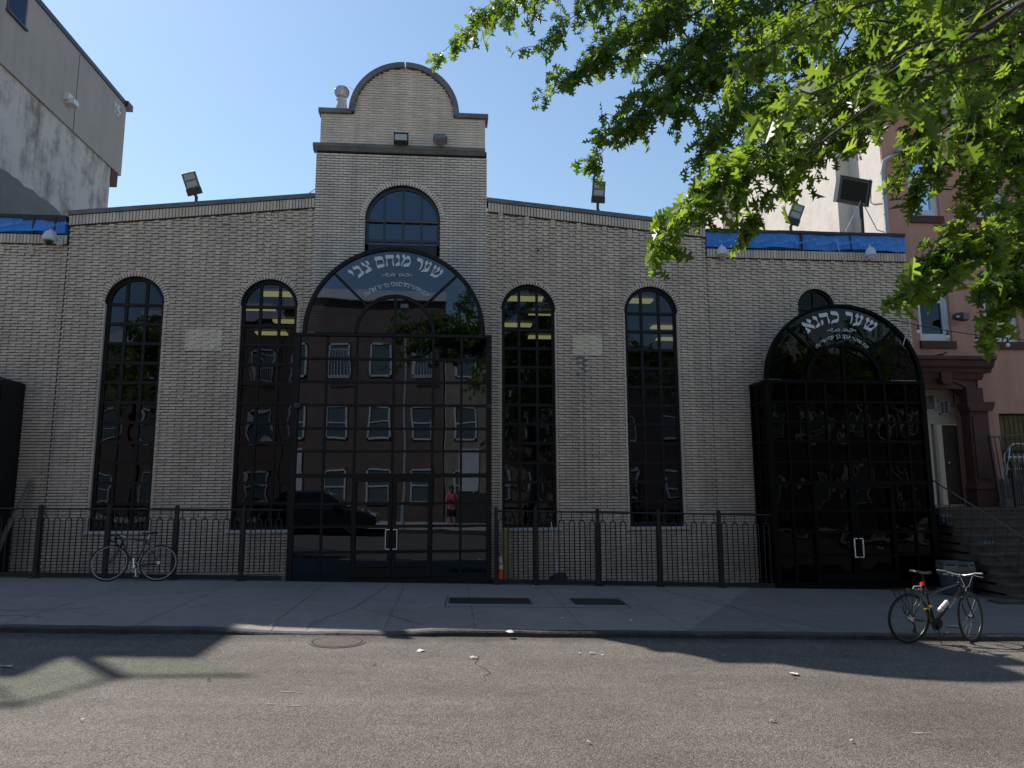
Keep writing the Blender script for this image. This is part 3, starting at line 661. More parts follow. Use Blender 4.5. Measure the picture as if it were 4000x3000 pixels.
# ---------------------------------------------------------------- the lettering, traced stroke by stroke on the glass heads
def letters(polys, ox, oy, sc, Y, parent, name='lettering'):
    b = MB()
    for P in polys:
        rings = P if isinstance(P[0][0], (tuple, list)) else [P]
        W = [[Vector(at(ox+x/sc, oy+y/sc, Y)) for x, y in R] for R in rings]
        flat = [v for R in W for v in R]
        for tri in geometry.tessellate_polygon([[Vector((v.x, v.z, 0)) for v in R] for R in W]):
            b.face([flat[i] for i in tri]); b.face([flat[i]+Vector((0, .006, 0)) for i in reversed(tri)])
    return b.build(name, M['letter'], parent)
A = [[(1915,388),(1928,450),(1885,490),(1848,520),(1840,560),(1850,580),(1870,596),(1920,605),(1980,580),(2000,562),(1996,520),(2048,470),(2062,530),(2040,570),(1990,605),(1930,652),(1890,660),(1850,640),(1783,607),(1815,570),(1830,520),(1868,478),(1862,440),(1880,410)],
 [(1990,430),(1998,480),(1990,505),(1945,532),(1905,545),(1872,570),(1864,562),(1890,532),(1935,515),(1928,490),(1940,455)],
 [(1733,295),(1755,340),(1748,370),(1715,402),(1706,430),(1702,472),(1722,476),(1742,458),(1765,430),(1795,402),(1765,372),(1775,350),(1812,328),(1830,370),(1825,395),(1785,440),(1765,510),(1735,540),(1590,542),(1650,487),(1682,478),(1680,430),(1700,402),(1688,372),(1688,345),(1710,320)],
 [(1563,230),(1567,250),(1605,258),(1640,280),(1652,312),(1640,390),(1605,480),(1560,505),(1590,440),(1612,375),(1600,345),(1560,330),(1525,308),(1520,285),(1540,250)],
 [(1245,168),(1280,205),(1282,238),(1272,262),(1330,198),(1370,215),(1390,260),(1390,340),(1380,390),(1350,425),(1330,433),(1225,433),(1262,370),(1350,355),(1372,330),(1372,295),(1345,272),(1305,275),(1265,302),(1235,360),(1210,410),(1190,430),(1195,380),(1225,310),(1250,272),(1220,240),(1215,205)],
 [(1113,163),(1165,205),(1168,250),(1150,300),(1168,340),(1168,395),(1150,418),(1072,422),(1100,355),(1145,340),(1145,300),(1138,265),(1092,240),(1090,210),(1110,195)],
 [(880,178),(895,190),(1020,185),(1045,200),(1042,240),(1025,262),(1040,330),(1055,400),(1030,427),(1022,400),(1018,330),(1010,262),(910,268),(905,330),(925,380),(918,410),(900,437),(893,400),(890,340),(893,270),(870,240),(868,205)],
 [[(655,220),(668,230),(780,213),(815,235),(835,320),(858,410),(845,435),(710,470),(695,420),(675,310),(650,290),(648,250)], [(687,320),(702,400),(838,370),(815,298),(790,290),(702,306)]],
 [(437,312),(500,310),(535,340),(538,385),(520,395),(508,420),(560,445),(590,475),(592,505),(570,525),(470,578),(458,520),(515,465),(480,440),(440,422),(400,408),(372,375),(368,335),(385,345),(430,355),(455,395),(487,416),(497,388),(480,350)],
 [(195,428),(210,437),(290,405),(335,425),(370,480),(390,525),(412,512),(432,560),(428,590),(400,615),(325,672),(303,630),(320,590),(375,545),(350,500),(320,475),(270,480),(225,505),(205,480),(193,450)],
 [(100,495),(115,503),(160,503),(195,525),(215,570),(215,625),(195,590),(180,572),(130,565),(105,535)]]
for q in (A[:4], A[4:8], A[8:]): letters(q, 1340, 960, 5.267, YF+.02, pm)
B_ = [[(1800,242),(1825,310),(1815,345),(1760,375),(1735,405),(1735,440),(1770,465),(1830,497),(1870,500),(1940,465),(1955,448),(1925,430),(1930,390),(1985,350),(2013,400),(2005,440),(1960,480),(1920,510),(1860,570),(1820,575),(1775,550),(1670,508),(1695,470),(1712,400),(1750,355),(1735,310),(1740,275),(1770,255)],
 [(1892,297),(1918,350),(1910,395),(1870,425),(1830,425),(1780,460),(1765,450),(1800,420),(1850,400),(1830,370),(1830,335),(1860,315)],
 [(1532,142),(1570,200),(1568,235),(1528,275),(1530,320),(1525,360),(1560,362),(1595,320),(1614,285),(1590,250),(1590,225),(1638,178),(1680,240),(1672,275),(1635,320),(1605,400),(1580,435),(1405,440),(1450,380),(1503,362),(1490,330),(1488,295),(1512,268),(1485,240),(1480,200)],
 [(1275,85),(1285,105),(1360,115),(1410,140),(1420,180),(1410,310),(1390,380),(1355,405),(1375,330),(1388,235),(1370,212),(1280,200),(1245,175),(1235,145),(1250,120)],
 [(905,80),(920,97),(1010,98),(1060,130),(1085,210),(1087,300),(1065,350),(1030,370),(970,375),(898,395),(930,310),(1020,290),(1055,270),(1060,230),(1035,195),(920,188),(890,165),(878,130),(892,100)],
 [(612,145),(630,155),(785,127),(815,145),(820,190),(812,215),(860,300),(875,340),(870,380),(845,400),(830,370),(805,240),(795,218),(670,245),(630,245),(605,215),(600,170)],
 [(685,297),(715,350),(722,390),(690,442),(675,420),(660,360),(652,330)],
 [(460,205),(480,218),(530,220),(560,240),(572,310),(600,370),(640,400),(642,440),(610,470),(545,503),(533,470),(540,430),(585,400),(580,360),(545,310),(470,290),(450,265),(450,230)],
 [(205,355),(225,368),(370,403),(380,376),(330,360),(312,330),(308,290),(325,282),(345,293),(400,300),(418,330),(412,375),(397,382),(394,408),(470,425),(510,470),(517,520),(470,505),(300,465),(305,490),(350,510),(400,535),(412,565),(395,595),(350,635),(332,610),(330,580),(285,520),(283,468),(235,450),(200,420),(195,380)]]
for q in (B_[:4], B_[4:]): letters(q, 3100, 1200, 6.144, YF+.02, pr)
def ornament(cx, cy, s, ox, oy, sc, parent):
    b = MB(); L_ = [[(-297,32),(-302,15),(-282,0),(-242,5),(-212,25),(-172,32),(-137,10),(-102,-20),(-62,-28),(-37,-5),(-45,20),(-72,28),(-84,12),(-67,0)], [(-232,8),(-232,-20),(-207,-33),(-180,-28),(-187,-8),(-204,-10)], [(-18,30),(0,-10),(18,30)], [(-130,22),(-100,10),(-80,20)]]
    for P in L_:
        for m_ in (1, -1):
            b.tube([tuple(at(ox+(cx+m_*x*s)/sc, oy+(cy+y*s)/sc, YF+.02)) for x, y in P], .0085, 4)
    b.build('ornament', M['letter'], parent)
ornament(1112, 600, 1.0, 1340, 960, 5.267, pm); ornament(1150, 550, 1.13, 3100, 1200, 6.144, pr)
def arc_text(words, cx, cz, R_, a0, a1, parent, kv=1.0):
    """Hebrew runs right to left: characters are set one by one along the arc from its right end"""
    chars = [(c, h) for w_, h in words for c in w_]; dg = []
    tot = sum((h*.62 if c != ' ' else h*.45)*(.55 if c in 'יו\'"' else (.8 if c == 'נ' else 1)) for c, h in chars)
    a = a0; b = MB()
    for c, h in chars:
        wd = (h*.62 if c != ' ' else h*.45)*(.55 if c in 'יו\'"' else (.8 if c == 'נ' else 1)); da = (a1-a0)*wd/tot; am = a+da/2; a += da
        if c == ' ': continue
        cu = bpy.data.curves.new('t', 'FONT'); cu.body = c; cu.size = h*1.35; cu.align_x = 'CENTER'; cu.offset = h*.012; ob = bpy.data.objects.new('t', cu); COL.objects.link(ob)
        bpy.context.view_layer.update(); me = bpy.data.meshes.new_from_object(ob.evaluated_get(bpy.context.evaluated_depsgraph_get()))
        rot = am-math.pi/2
        for p in me.polygons:
            pts = []
            for vi in p.vertices:
                v = me.vertices[vi].co; x = v.x; z = v.y
                pts.append((cx+R_*math.cos(am)+x*math.cos(rot)-z*math.sin(rot), YF+.02, cz+R_*kv*math.sin(am)+x*math.sin(rot)+z*math.cos(rot)))
            b.face(pts)
        bpy.data.objects.remove(ob); bpy.data.meshes.remove(me)
    b.build('small_lettering', M['letter'], parent)
s1, s2 = .092, .112
arc_text([('לע"נ ', s1), ('מו"ה ', s1), ('ר\' ', s1), ('מנחם צבי ', s2), ('ב"ר ', s1), ('ישראל ', s2), ('ע"ה', s1)], PMX+.03, 5.22, .99, rad(50), rad(131), pm)
arc_text([('לע"נ ', s1*.85), ('מו"ה ', s1*.85), ('ר\' ', s1*.85), ('יעקב בן יוסף ', s2*.85), ('ארי ', s2*.8), ('ע"ה', s1*.85)], PRX+.0, 4.42, .80, rad(44), rad(136), pr)
def words(txt, P0, P1, h, Y, parent, mat_, name='print'):
    cu = bpy.data.curves.new('t', 'FONT'); cu.body = txt; cu.size = h; ob = bpy.data.objects.new('t', cu); COL.objects.link(ob)
    bpy.context.view_layer.update(); me = bpy.data.meshes.new_from_object(ob.evaluated_get(bpy.context.evaluated_depsgraph_get())); b = MB()
    P0 = Vector(P0); u = (Vector(P1)-P0).normalized(); vv = u.cross(Vector((0, -1, 0))) if Y is None else Vector((-u.z, 0, u.x))
    for p in me.polygons: b.face([P0+u*me.vertices[i].co.x+vv*me.vertices[i].co.y for i in p.vertices])
    bpy.data.objects.remove(ob); bpy.data.meshes.remove(me); return b.build(name, mat_, parent)
for i, x in enumerate((6.28, 7.15, 7.62, 8.15, 8.68, 9.22, 9.75, 10.3)): words('Blueskin SA', (x, YW-.108, 7.63+.02*(i % 2)), (x+1, YW-.108, 7.85), .12, 1, syn, M['blue_print'])
for x in (-9.95, -9.0): words('Blueskin SA', (x, YW-.108, 7.56), (x+1, YW-.108, 7.78), .12, 1, syn, M['blue_print'])
# ---------------------------------------------------------------- tall grey building on the left
XL = -13.0
lb = thing('grey_building', (XL, 20, 0), 'tall grey stucco building with a peeling pale lower wall, beyond the left roof', 'building')
b = MB(); b.box(-24, XL, 20.1, 27.74, 14.05, 16.95); b.box(-24, -14.3, 19.0, 20.1, 14.05, 16.95); b.build('upper_wall', M['stucco_grey'], lb)
b = MB(); b.box(-24, XL-.07, 20.1, 27.05, -.2, 14.05); b.box(-24, -14.3, 19.0, 20.1, -.2, 14.05); b.build('lower_wall', M['old_render'], lb)
b = MB(); b.box(-23.9, XL+.05, 20.02, 27.9, 16.95, 17.12); b.box(XL-.2, XL+.12, 27.6, 28.05, 16.9, 17.14); b.build('roof_edge', M['lamp_black'], lb)
b = MB(); b.box(-14, XL-.03, 27.05, 27.55, 13.5, 14.05); b.build('bracket', M['brown'], lb)
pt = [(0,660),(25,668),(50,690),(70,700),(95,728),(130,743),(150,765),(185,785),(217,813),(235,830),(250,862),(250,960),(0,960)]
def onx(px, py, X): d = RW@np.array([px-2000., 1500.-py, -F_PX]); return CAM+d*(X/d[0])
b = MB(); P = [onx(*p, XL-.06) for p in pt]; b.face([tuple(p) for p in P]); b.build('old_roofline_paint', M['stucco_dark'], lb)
b = MB(); b.box(XL-.01, XL+.004, 24.13, 24.16, 14.06, 16.9); b.build('seam', M['joint'], lb)
b = MB(); b.box(XL-.05, XL+.03, 20.15, 21.05, 15.75, 16.95); b.box(XL-.01, XL+.08, 20.12, 21.12, 15.68, 15.75)
wn = b.build('window', M['lamp_black'], lb); b = MB(); b.face([(XL+.033, 20.22, 15.82), (XL+.033, 20.98, 15.82), (XL+.033, 20.98, 16.9), (XL+.033, 20.22, 16.9)]); b.build('pane', M['glass'], wn)
b = MB(); p = onx(257, 378, XL); b.box(XL, XL+.16, p[1]-.14, p[1]+.14, p[2]-.16, p[2]+.10); p = onx(262, 402, XL); b.box(XL, XL+.30, p[1]-.16, p[1]+.16, p[2]-.08, p[2]+.10)
tag(b.build('wall_vent', M['plastic_white'], loc=tuple(p)), 'pair of white box vents on the upper wall of the grey building', 'vent')
b = MB(); p = onx(456, 428, XL); b.lathe([(0, 0), (.14, 0), (.16, .06), (.16, .10), (.09, .14), (.09, .02)], n=16, M=Matrix.Translation(p)@Matrix.Rotation(rad(90), 4, 'Y')); b.box(XL, XL+.02, p[1]-.2, p[1]+.2, p[2]-.2, p[2]+.2)
tag(b.build('round_vent', M['plastic_white'], loc=tuple(p)), 'small round white vent near the far corner of the grey building', 'vent')
# glass balustrade on its roof terrace; its green tint falls on the street with the sun
t = thing('glass_balustrade', (-14.4, 19.6, 17.1), 'green tinted glass balustrade along the front of the grey building roof', 'balustrade')
gm = bpy.data.materials.new('green_glass'); gm.use_nodes = True; q = gm.node_tree; q.nodes.remove(q.nodes['Principled BSDF']); tb = q.nodes.new('ShaderNodeBsdfTransparent'); tb.inputs[0].default_value = (.80, .91, .82, 1); q.links.new(tb.outputs[0], q.nodes['Material Output'].inputs[0])
for (x0, y0), (x1, y1) in (((-13.1, 20.2), (-14.25, 20.1)), ((-14.35, 20.1), (-14.6, 19.05)), ((-14.7, 19.0), (-16.2, 18.9)), ((-16.3, 18.9), (-18, 18.9))):
    b = MB(); b.face([(x0, y0, 17.15), (x1, y1, 17.15), (x1, y1, 18.5), (x0, y0, 18.5)]); b.build('glass_panel', gm, t)
b = MB(); b.bar((-14.3, 20.1, 17), (-14.3, 20.1, 18.6), .16, .16); b.bar((-14.65, 19, 17), (-14.65, 19, 18.6), .06, .06); b.tube([(-13.0, 20.2, 18.52), (-14.3, 20.1, 18.52), (-14.65, 19.0, 18.52), (-18, 18.9, 18.52)], .05, 6)
b.build('post', M['lamp_black'], t)

# ---------------------------------------------------------------- pink brownstone on the right
YB = 16.5; XB = 10.97
pb = thing('brownstone_house', (XB, YB, 0), 'pink painted row house with white sash windows and a brown door surround', 'building')
HB = 13.6
wins = []
for x0, x1, z0, z1 in ((11.60, 12.44, 5.50, 7.35), (13.36, 14.26, 5.50, 7.35), (15.1, 16.0, 5.5, 7.35), (11.62, 12.42, 8.75, 10.35), (13.42, 14.2, 8.75, 10.35), (15.2, 16.0, 8.75, 10.35), (11.7, 12.4, 11.6, 12.9), (13.5, 14.2, 11.6, 12.9)): wins.append((x0, x1, z0, z1))
low = (13.46, 14.75, 1.97, 3.70)
door = (11.05, 12.60, 1.45, 4.5)
b = MB()                                                        # front wall built round its openings
ops = wins+[low, door]
zs = sorted(set([-.8, HB]+[o[2] for o in ops]+[o[3] for o in ops])); 
for za, ze in zip(zs[:-1], zs[1:]):
    iv = [(XB, 24.)]
    for o in ops:
        if o[2] <= za+1e-6 and o[3] >= ze-1e-6: iv = cut(iv, [lambda z, o=o: (o[0], o[1])], 0)
    for a, c in iv: b.box(a, c, YB, YB+.35, za, ze, skip='k')
b.build('front_wall', M['pink'], pb)
b = MB(); b.box(XB-.014, XB+.02, YB+.03, 28, -.8, HB-.3); b.box(XB-.42, XB, 17.95, 24.9, 7.4, HB-.3); b.box(XB-.42, XB, 26.1, 27.9, 7.4, HB-.3)
b.box(XB+.02, 24, 27.8, 28, -.8, HB-.3); b.box(XB+.02, 24, YB+.4, 27.8, HB-.6, HB-.3)
b.build('side_wall', M['white_wall'], pb)
b = MB(); b.box(XB-.05, 24, YB-.5, YB+.3, HB, HB+.5); b.box(XB-.02, 24, YB-.25, YB+.3, HB-.45, HB); b.build('cornice', M['brown'], pb)
for i, (x0, x1, z0, z1) in enumerate(wins):
    b = MB(); y0 = YB+.09; f = .10
    b.box(x0, x0+f, y0, y0+.14, z0, z1); b.box(x1-f, x1, y0, y0+.14, z0, z1); b.box(x0+f, x1-f, y0, y0+.14, z1-f*.7, z1); b.box(x0+f, x1-f, y0, y0+.14, z0, z0+.20)
    zm = z0+(z1-z0)*.56; b.box(x0+f, x1-f, y0+.03, y0+.09, zm-.03, zm+.03)
    b.box(x1-f-.045, x1-f, y0+.02, y0+.1, z0+.2, z1-.07); b.box(x0+f, x0+f+.03, y0+.02, y0+.1, z0+.2, z1-.07)
    o = b.build('window', M['white_paint'], pb)
    b = MB(); b.face([(x0+.05, y0+.07, z0+.1), (x1-.05, y0+.07, z0+.1), (x1-.05, y0+.07, z1-.03), (x0+.05, y0+.07, z1-.03)]); b.build('pane', M['glass'], o)
    b = MB(); b.box(x0-.03, x1+.06, YB-.06, YB+.1, z0-.19, z0-.005); b.build('sill', M['brown'], o)
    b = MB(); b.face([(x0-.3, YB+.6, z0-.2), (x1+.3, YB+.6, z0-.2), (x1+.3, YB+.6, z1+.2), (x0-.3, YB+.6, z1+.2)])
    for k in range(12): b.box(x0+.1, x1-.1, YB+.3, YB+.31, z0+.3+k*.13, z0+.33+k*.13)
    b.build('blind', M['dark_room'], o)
# ground floor barred window, room light on behind it
b = MB(); b.box(low[0], low[1], YB+.1, YB+.16, low[3]-.05, low[3]); b.box(low[0], low[1], YB+.1, YB+.16, 2.72, 2.80); b.box(low[0], low[0]+.05, YB+.1, YB+.16, low[2], low[3])
o = b.build('window', M['black_metal'], pb)
b = MB()
for k in range(11): x = low[0]+.03+k*.125; b.box(x-.009, x+.009, YB+.02, YB+.038, low[2], low[3])
for z in (3.6, 3.05, 2.5, 2.05): b.box(low[0], low[1], YB+.015, YB+.042, z-.012, z+.012)
b.build('bars', M['fence_metal'], o)
b = MB(); b.face([(low[0]+.02, YB+.13, 2.8), (low[1], YB+.13, 2.8), (low[1], YB+.13, 3.65), (low[0]+.02, YB+.13, 3.65)]); b.build('curtain', mat('lit_curtain', (.10,.085,.035), .9, noise=(3,.4), emit=((.40,.33,.06), .02)), o)
b = MB(); b.face([(low[0]+.02, YB+.13, 1.97), (low[1], YB+.13, 1.97), (low[1], YB+.13, 2.75), (low[0]+.02, YB+.13, 2.75)]); b.build('pane', M['glass'], o)
# carved door surround
b = MB()
def P3(pts, x0, x1): b.prism(pts, x0, x1, axis='x')
P3([(YB, 4.66), (YB-.34, 4.66), (YB-.38, 4.74), (YB-.46, 4.80), (YB-.50, 4.92), (YB-.56, 4.95), (YB-.56, 5.03), (YB, 5.03)], 10.98, 13.10)
P3([(YB, 4.50), (YB-.22, 4.50), (YB-.30, 4.66), (YB, 4.66)], 10.98, 12.95)
b.box(10.98, 12.82, YB-.16, YB, 4.28, 4.5)
o = b.build('door_surround', M['brown'], pb)
b = MB()                                                        # segmental arch, spandrel, pilaster, keystone
arcband(b, 11.9, 3.35, 1.14, 1.24, YB-.20, YB+.1, rad(36), rad(144), 24); arcband(b, 11.9, 3.35, 1.06, 1.14, YB-.13, YB+.2, rad(36), rad(144), 24)
for i in range(16):
    a, c = rad(38+104*i/16), rad(38+104*(i+1)/16)
    b.prism([(11.9+1.24*math.cos(a), 3.35+1.24*math.sin(a)), (11.9+1.24*math.cos(c), 3.35+1.24*math.sin(c)), (11.9+1.24*math.cos(c), 4.66), (11.9+1.24*math.cos(a), 4.66)], YB-.12, YB)
b.box(12.80, 12.9, YB-.12, YB, 3.9, 4.6)
b.build('arch', M['brown'], o)
b = MB(); b.prism([(11.82, 4.46), (11.80, 4.72), (12.10, 4.72), (12.08, 4.46), (12.05, 4.38), (11.85, 4.38)], YB-.34, YB-.1); b.build('keystone', M['brown'], o)
b = MB()
b.box(12.50, 12.98, YB-.26, YB+.05, 1.98, 3.72); b.box(12.56, 12.92, YB-.29, YB-.25, 2.1, 3.6)
b.prism([(12.46, 3.72), (13.02, 3.72), (13.10, 3.86), (13.10, 3.94), (12.40, 3.94), (12.40, 3.86)], YB-.36, YB+.02)
b.box(12.5, 12.92, YB-.24, YB+.05, 3.94, 4.3)
b.box(12.46, 13.04, YB-.32, YB+.05, 1.45, 1.88); b.prism([(12.40, 1.86), (13.10, 1.86), (13.06, 1.94), (13.02, 2.0), (12.48, 2.0), (12.44, 1.94)], YB-.38, YB+.02); b.box(12.40, 13.10, YB-.38, YB+.05, 1.36, 1.46)
b.build('pilaster', M['brown'], o)
# recessed porch: panel with grilles above, door ajar below
mt = mat('porch_paint', (.50,.45,.35), .8, noise=(4,.12)); md = mat('dark_door', (.10,.08,.06), .6, noise=(5,.2))
b = MB(); b.box(11.0, 13.0, YB+.42, YB+.5, 3.58, 4.8); b.box(11.0, 13.0, YB+.34, YB+.46, 3.46, 3.58); b.box(12.84, 13.0, YB+.36, YB+.5, 1.45, 3.46); b.box(12.0, 12.08, YB+.36, YB+.48, 1.45, 3.46); b.box(11.78, 11.84, YB+.36, YB+.48, 1.45, 3.46)
b.box(11.0, 11.06, YB, YB+.5, 1.45, 4.5); b.face([(11.0, YB+1.5, 1.4), (12.6, YB+1.5, 1.4), (12.6, YB+1.5, 3.4), (11.0, YB+1.5, 3.4)]); b.build('porch_panel', mt, pb)
b = MB(); b.box(12.30, 12.84, YB+.44, YB+.49, 1.47, 3.44); b.box(12.36, 12.58, YB+.42, YB+.44, 1.7, 3.0)
dd = b.build('door', md, pb); b = MB(); b.lathe([(0,0),(.03,.01),(.03,.05),(0,.06)], M=Matrix.Translation((12.36, YB+.44, 2.5))@Matrix.Rotation(rad(90), 4, 'X')); b.build('handle', M['steel'], dd)
for x0, x1, z0, z1, k in ((11.80, 12.13, 3.79, 4.22, 'l'), (12.21, 12.48, 3.70, 4.07, 'p'), (12.55, 12.86, 3.92, 4.24, 'o')):
    b = MB(); f = .035
    b.box(x0, x1, YB+.38, YB+.42, z0, z0+f); b.box(x0, x1, YB+.38, YB+.42, z1-f, z1); b.box(x0, x0+f, YB+.38, YB+.42, z0, z1); b.box(x1-f, x1, YB+.38, YB+.42, z0, z1)
    if k == 'l':
        for q in range(8): b.box(x0+f, x1-f, YB+.39, YB+.41, z0+.05+q*.05, z0+.06+q*.05)
    if k == 'p': b.box((x0+x1)/2-.01, (x0+x1)/2+.01, YB+.385, YB+.415, z0, z1)
    o = b.build('porch_vent', M['sill'], pb); b = MB(); b.face([(x0+.02, YB+.415, z0+.02), (x1-.02, YB+.415, z0+.02), (x1-.02, YB+.415, z1-.02), (x0+.02, YB+.415, z1-.02)]); b.build('opening', M['lamp_black'] if k != 'p' else M['grey_cement'], o)
# stoop: twelve brown steps up to the porch
t = thing('stoop', (11.9, 15, 0), 'wide dark brownstone steps climbing to the arched door', 'steps')
b = MB(); nst = 10; zt = 1.43
for k in range(nst):
    z1 = zt-k*.18; y0 = 15.75-(k+1)*.235; xr = 14.4 if k else 15
    b.box(10.96, 13.6 if k == 0 else 13.5, y0-.03, y0+.30, z1-.05, z1); b.box(10.98, 13.46, y0, 15.9, z1-.18, z1-.05)
b.box(10.98, 13.6, 15.75, YB+1.6, 1.2, 1.43); b.box(10.4, 11.5, 13.15, 13.5, gz(11)-.02, gz(11)+.06)
b.build('steps', mat('worn_brownstone', (.075,.06,.048), .9, noise=(3,.35,8), bump=(18,.4)), t)
def railing(pts_top, pts_bot, n, label, post0=True, extra=None):
    t = thing('stair_railing', pts_top[0], label, 'railing')
    b = MB(); b.tube(pts_top, .026, 6, sq=.7); b.build('handrail', M['worn_rail'], t)
    b = MB(); b.tube(pts_bot, .016, 6); b.build('lower_rail', M['fence_metal'], t)
    def ip(P, u):
        u *= len(P)-1; i = min(int(u), len(P)-2); return Vector(P[i]).lerp(Vector(P[i+1]), u-i)
    for k in range(n+1):
        u = k/n; a = ip(pts_top, u); c = ip(pts_bot, u); pst = k in (0, n)
        b = MB(); 
        if pst: b.bar((c.x, c.y, c.z-(.12 if k == 0 else .1)), (a.x, a.y, a.z+.03), .05, .05)
        else: b.bar(c, a, .016, .016)
        b.build('post' if pst else 'baluster', M['fence_metal'], t)
    return t
railing([(10.72, 16.1, 2.32), (10.75, 15.8, 2.28), (11.72, 13.45, .62)], [(10.72, 16.1, 1.5), (10.75, 15.8, 1.46), (11.60, 13.55, -.1)], 22, 'black iron railing slanting down the left side of the stoop')
railing([(12.60, 15.8, 3.06), (13.5, 15.8, 3.12), (14.4, 15.8, 3.2)], [(12.72, 15.8, 1.66), (13.5, 15.8, 1.66), (14.4, 15.8, 1.66)], 14, 'black iron landing railing right of the brown pilaster')
railing([(13.1, 15.8, 2.46), (13.45, 15.8, 2.44), (14.6, 13.9, .9)], [(13.1, 15.8, 1.5), (13.45, 15.8, 1.46), (14.6, 13.9, .1)], 14, 'black iron railing sloping off at the right edge')
# landing wall and things on it
b = MB(); b.box(12.98, 15.6, 15.95, 16.4, -.6, 1.95); b.box(12.94, 15.7, 15.9, 16.42, 1.95, 2.08); tag(b.build('landing_wall', mat('pale_block', (.22,.22,.225), .85, noise=(4,.15)), loc=(14,16.2,0)), 'low pale block wall with a light cap beside the stoop', 'wall')
for k, (ox, lab) in enumerate(((0, 'white tubular walking frame standing on the low wall, the fuller one'), (.62, 'second white walking frame, cut by the right edge'))):
    t = thing('walking_frame', (13.9+ox, 16.15, 2.08), lab, 'walking frame', 'walking frames on the wall')
    x = 13.07+ox; z = 2.08; b = MB()
    b.tube([(x, 16.0, z), (x+.16, 16.0, z+.62), (x+.22, 16.02, z+.80), (x+.32, 16.03, z+.84), (x+.55, 16.03, z+.84), (x+.62, 16.0, z+.75), (x+.52, 16.0, z+.3), (x+.42, 16.0, z)], .017, 6)
    b.tube([(x+.1, 16.25, z), (x+.2, 16.2, z+.6), (x+.3, 16.05, z+.84)], .015, 6); b.build('frame_tube', M['white_paint'], t)
    b = MB(); b.tube([(x+.08, 16.0, z+.24), (x+.50, 16.0, z+.24)], .022, 6); b.tube([(x+.12, 16.0, z+.52), (x+.56, 16.0, z+.52)], .022, 6); b.build('crossbar', M['white_paint'], t)
# downpipe, kinked along the corner and up across the front
b = MB(); b.tube([(XB-.06, YB-.08, 7.95), (XB-.06, YB-.08, 9.9), (XB-.02, YB-.1, 10.15), (XB+.3, YB-.1, 10.36), (XB+1.5, YB-.1, 11.35), (XB+2.2, YB-.1, 11.9)], .055, 8)
for z in (8.2, 8.75, 9.3, 9.85): b.lathe([(.065,-.02),(.065,.02)], (XB-.06, YB-.08, z), 10)
tag(b.build('drainpipe', M['galv'], loc=(XB, YB, 8)), 'grey metal drainpipe bending across the corner of the pink house', 'pipe')
t = thing('fire_escape', (14, 16, 11.2), 'dark iron fire escape balcony high on the pink house', 'fire escape')
b = MB(); b.box(12.9, 16.5, 15.5, 16.45, 11.16, 11.22); b.build('platform', M['fence_metal'], t)
b = MB()
for z in (11.6, 12.1): b.tube([(12.9, 16.45, z), (12.9, 15.5, z), (16.5, 15.5, z)], .02, 6)
for k in range(24): x = 12.9+k*.15; b.bar((x, 15.5, 11.2), (x, 15.5, 12.1), .014, .014)
b.build('guard_rail', M['fence_metal'], t)
t = thing('wall_lamp', (12.45, 16.35, 6.08), 'dark oval bulkhead lamp on the pink wall between two windows', 'wall lamp')
b = MB(); b.lathe([(0,-.2),(.06,-.17),(.10,-.06),(.12,.08),(.10,.19),(0,.2)], n=16, M=Matrix.Translation((12.53,16.3,6.08))@Matrix.Rotation(rad(90),4,'Y')@Matrix.Diagonal((1,.7,1,1))); b.build('housing', M['lamp_black'], t)
b = MB(); b.box(12.56, 12.72, 16.2, 16.26, 6.0, 6.16); b.build('lens', M['stucco_dark'], t)
b = MB(); b.lathe([(0,-.03),(.035,-.02),(.035,.02),(0,.03)], (12.42,16.22,6.06), 10); b.build('sensor', M['plastic_white'], t)
b = MB(); p = at(3682, 1384, 16.2); b.tube([p, p+np.array([.09,-.02,.05])], .022, 8); b.box(p[0]-.05, p[0]+.0, p[1], YB, p[2]-.04, p[2]+.02)
tag(b.build('security_camera', M['lamp_black'], loc=tuple(p)), 'tiny bullet camera just above the brown door cornice', 'camera')
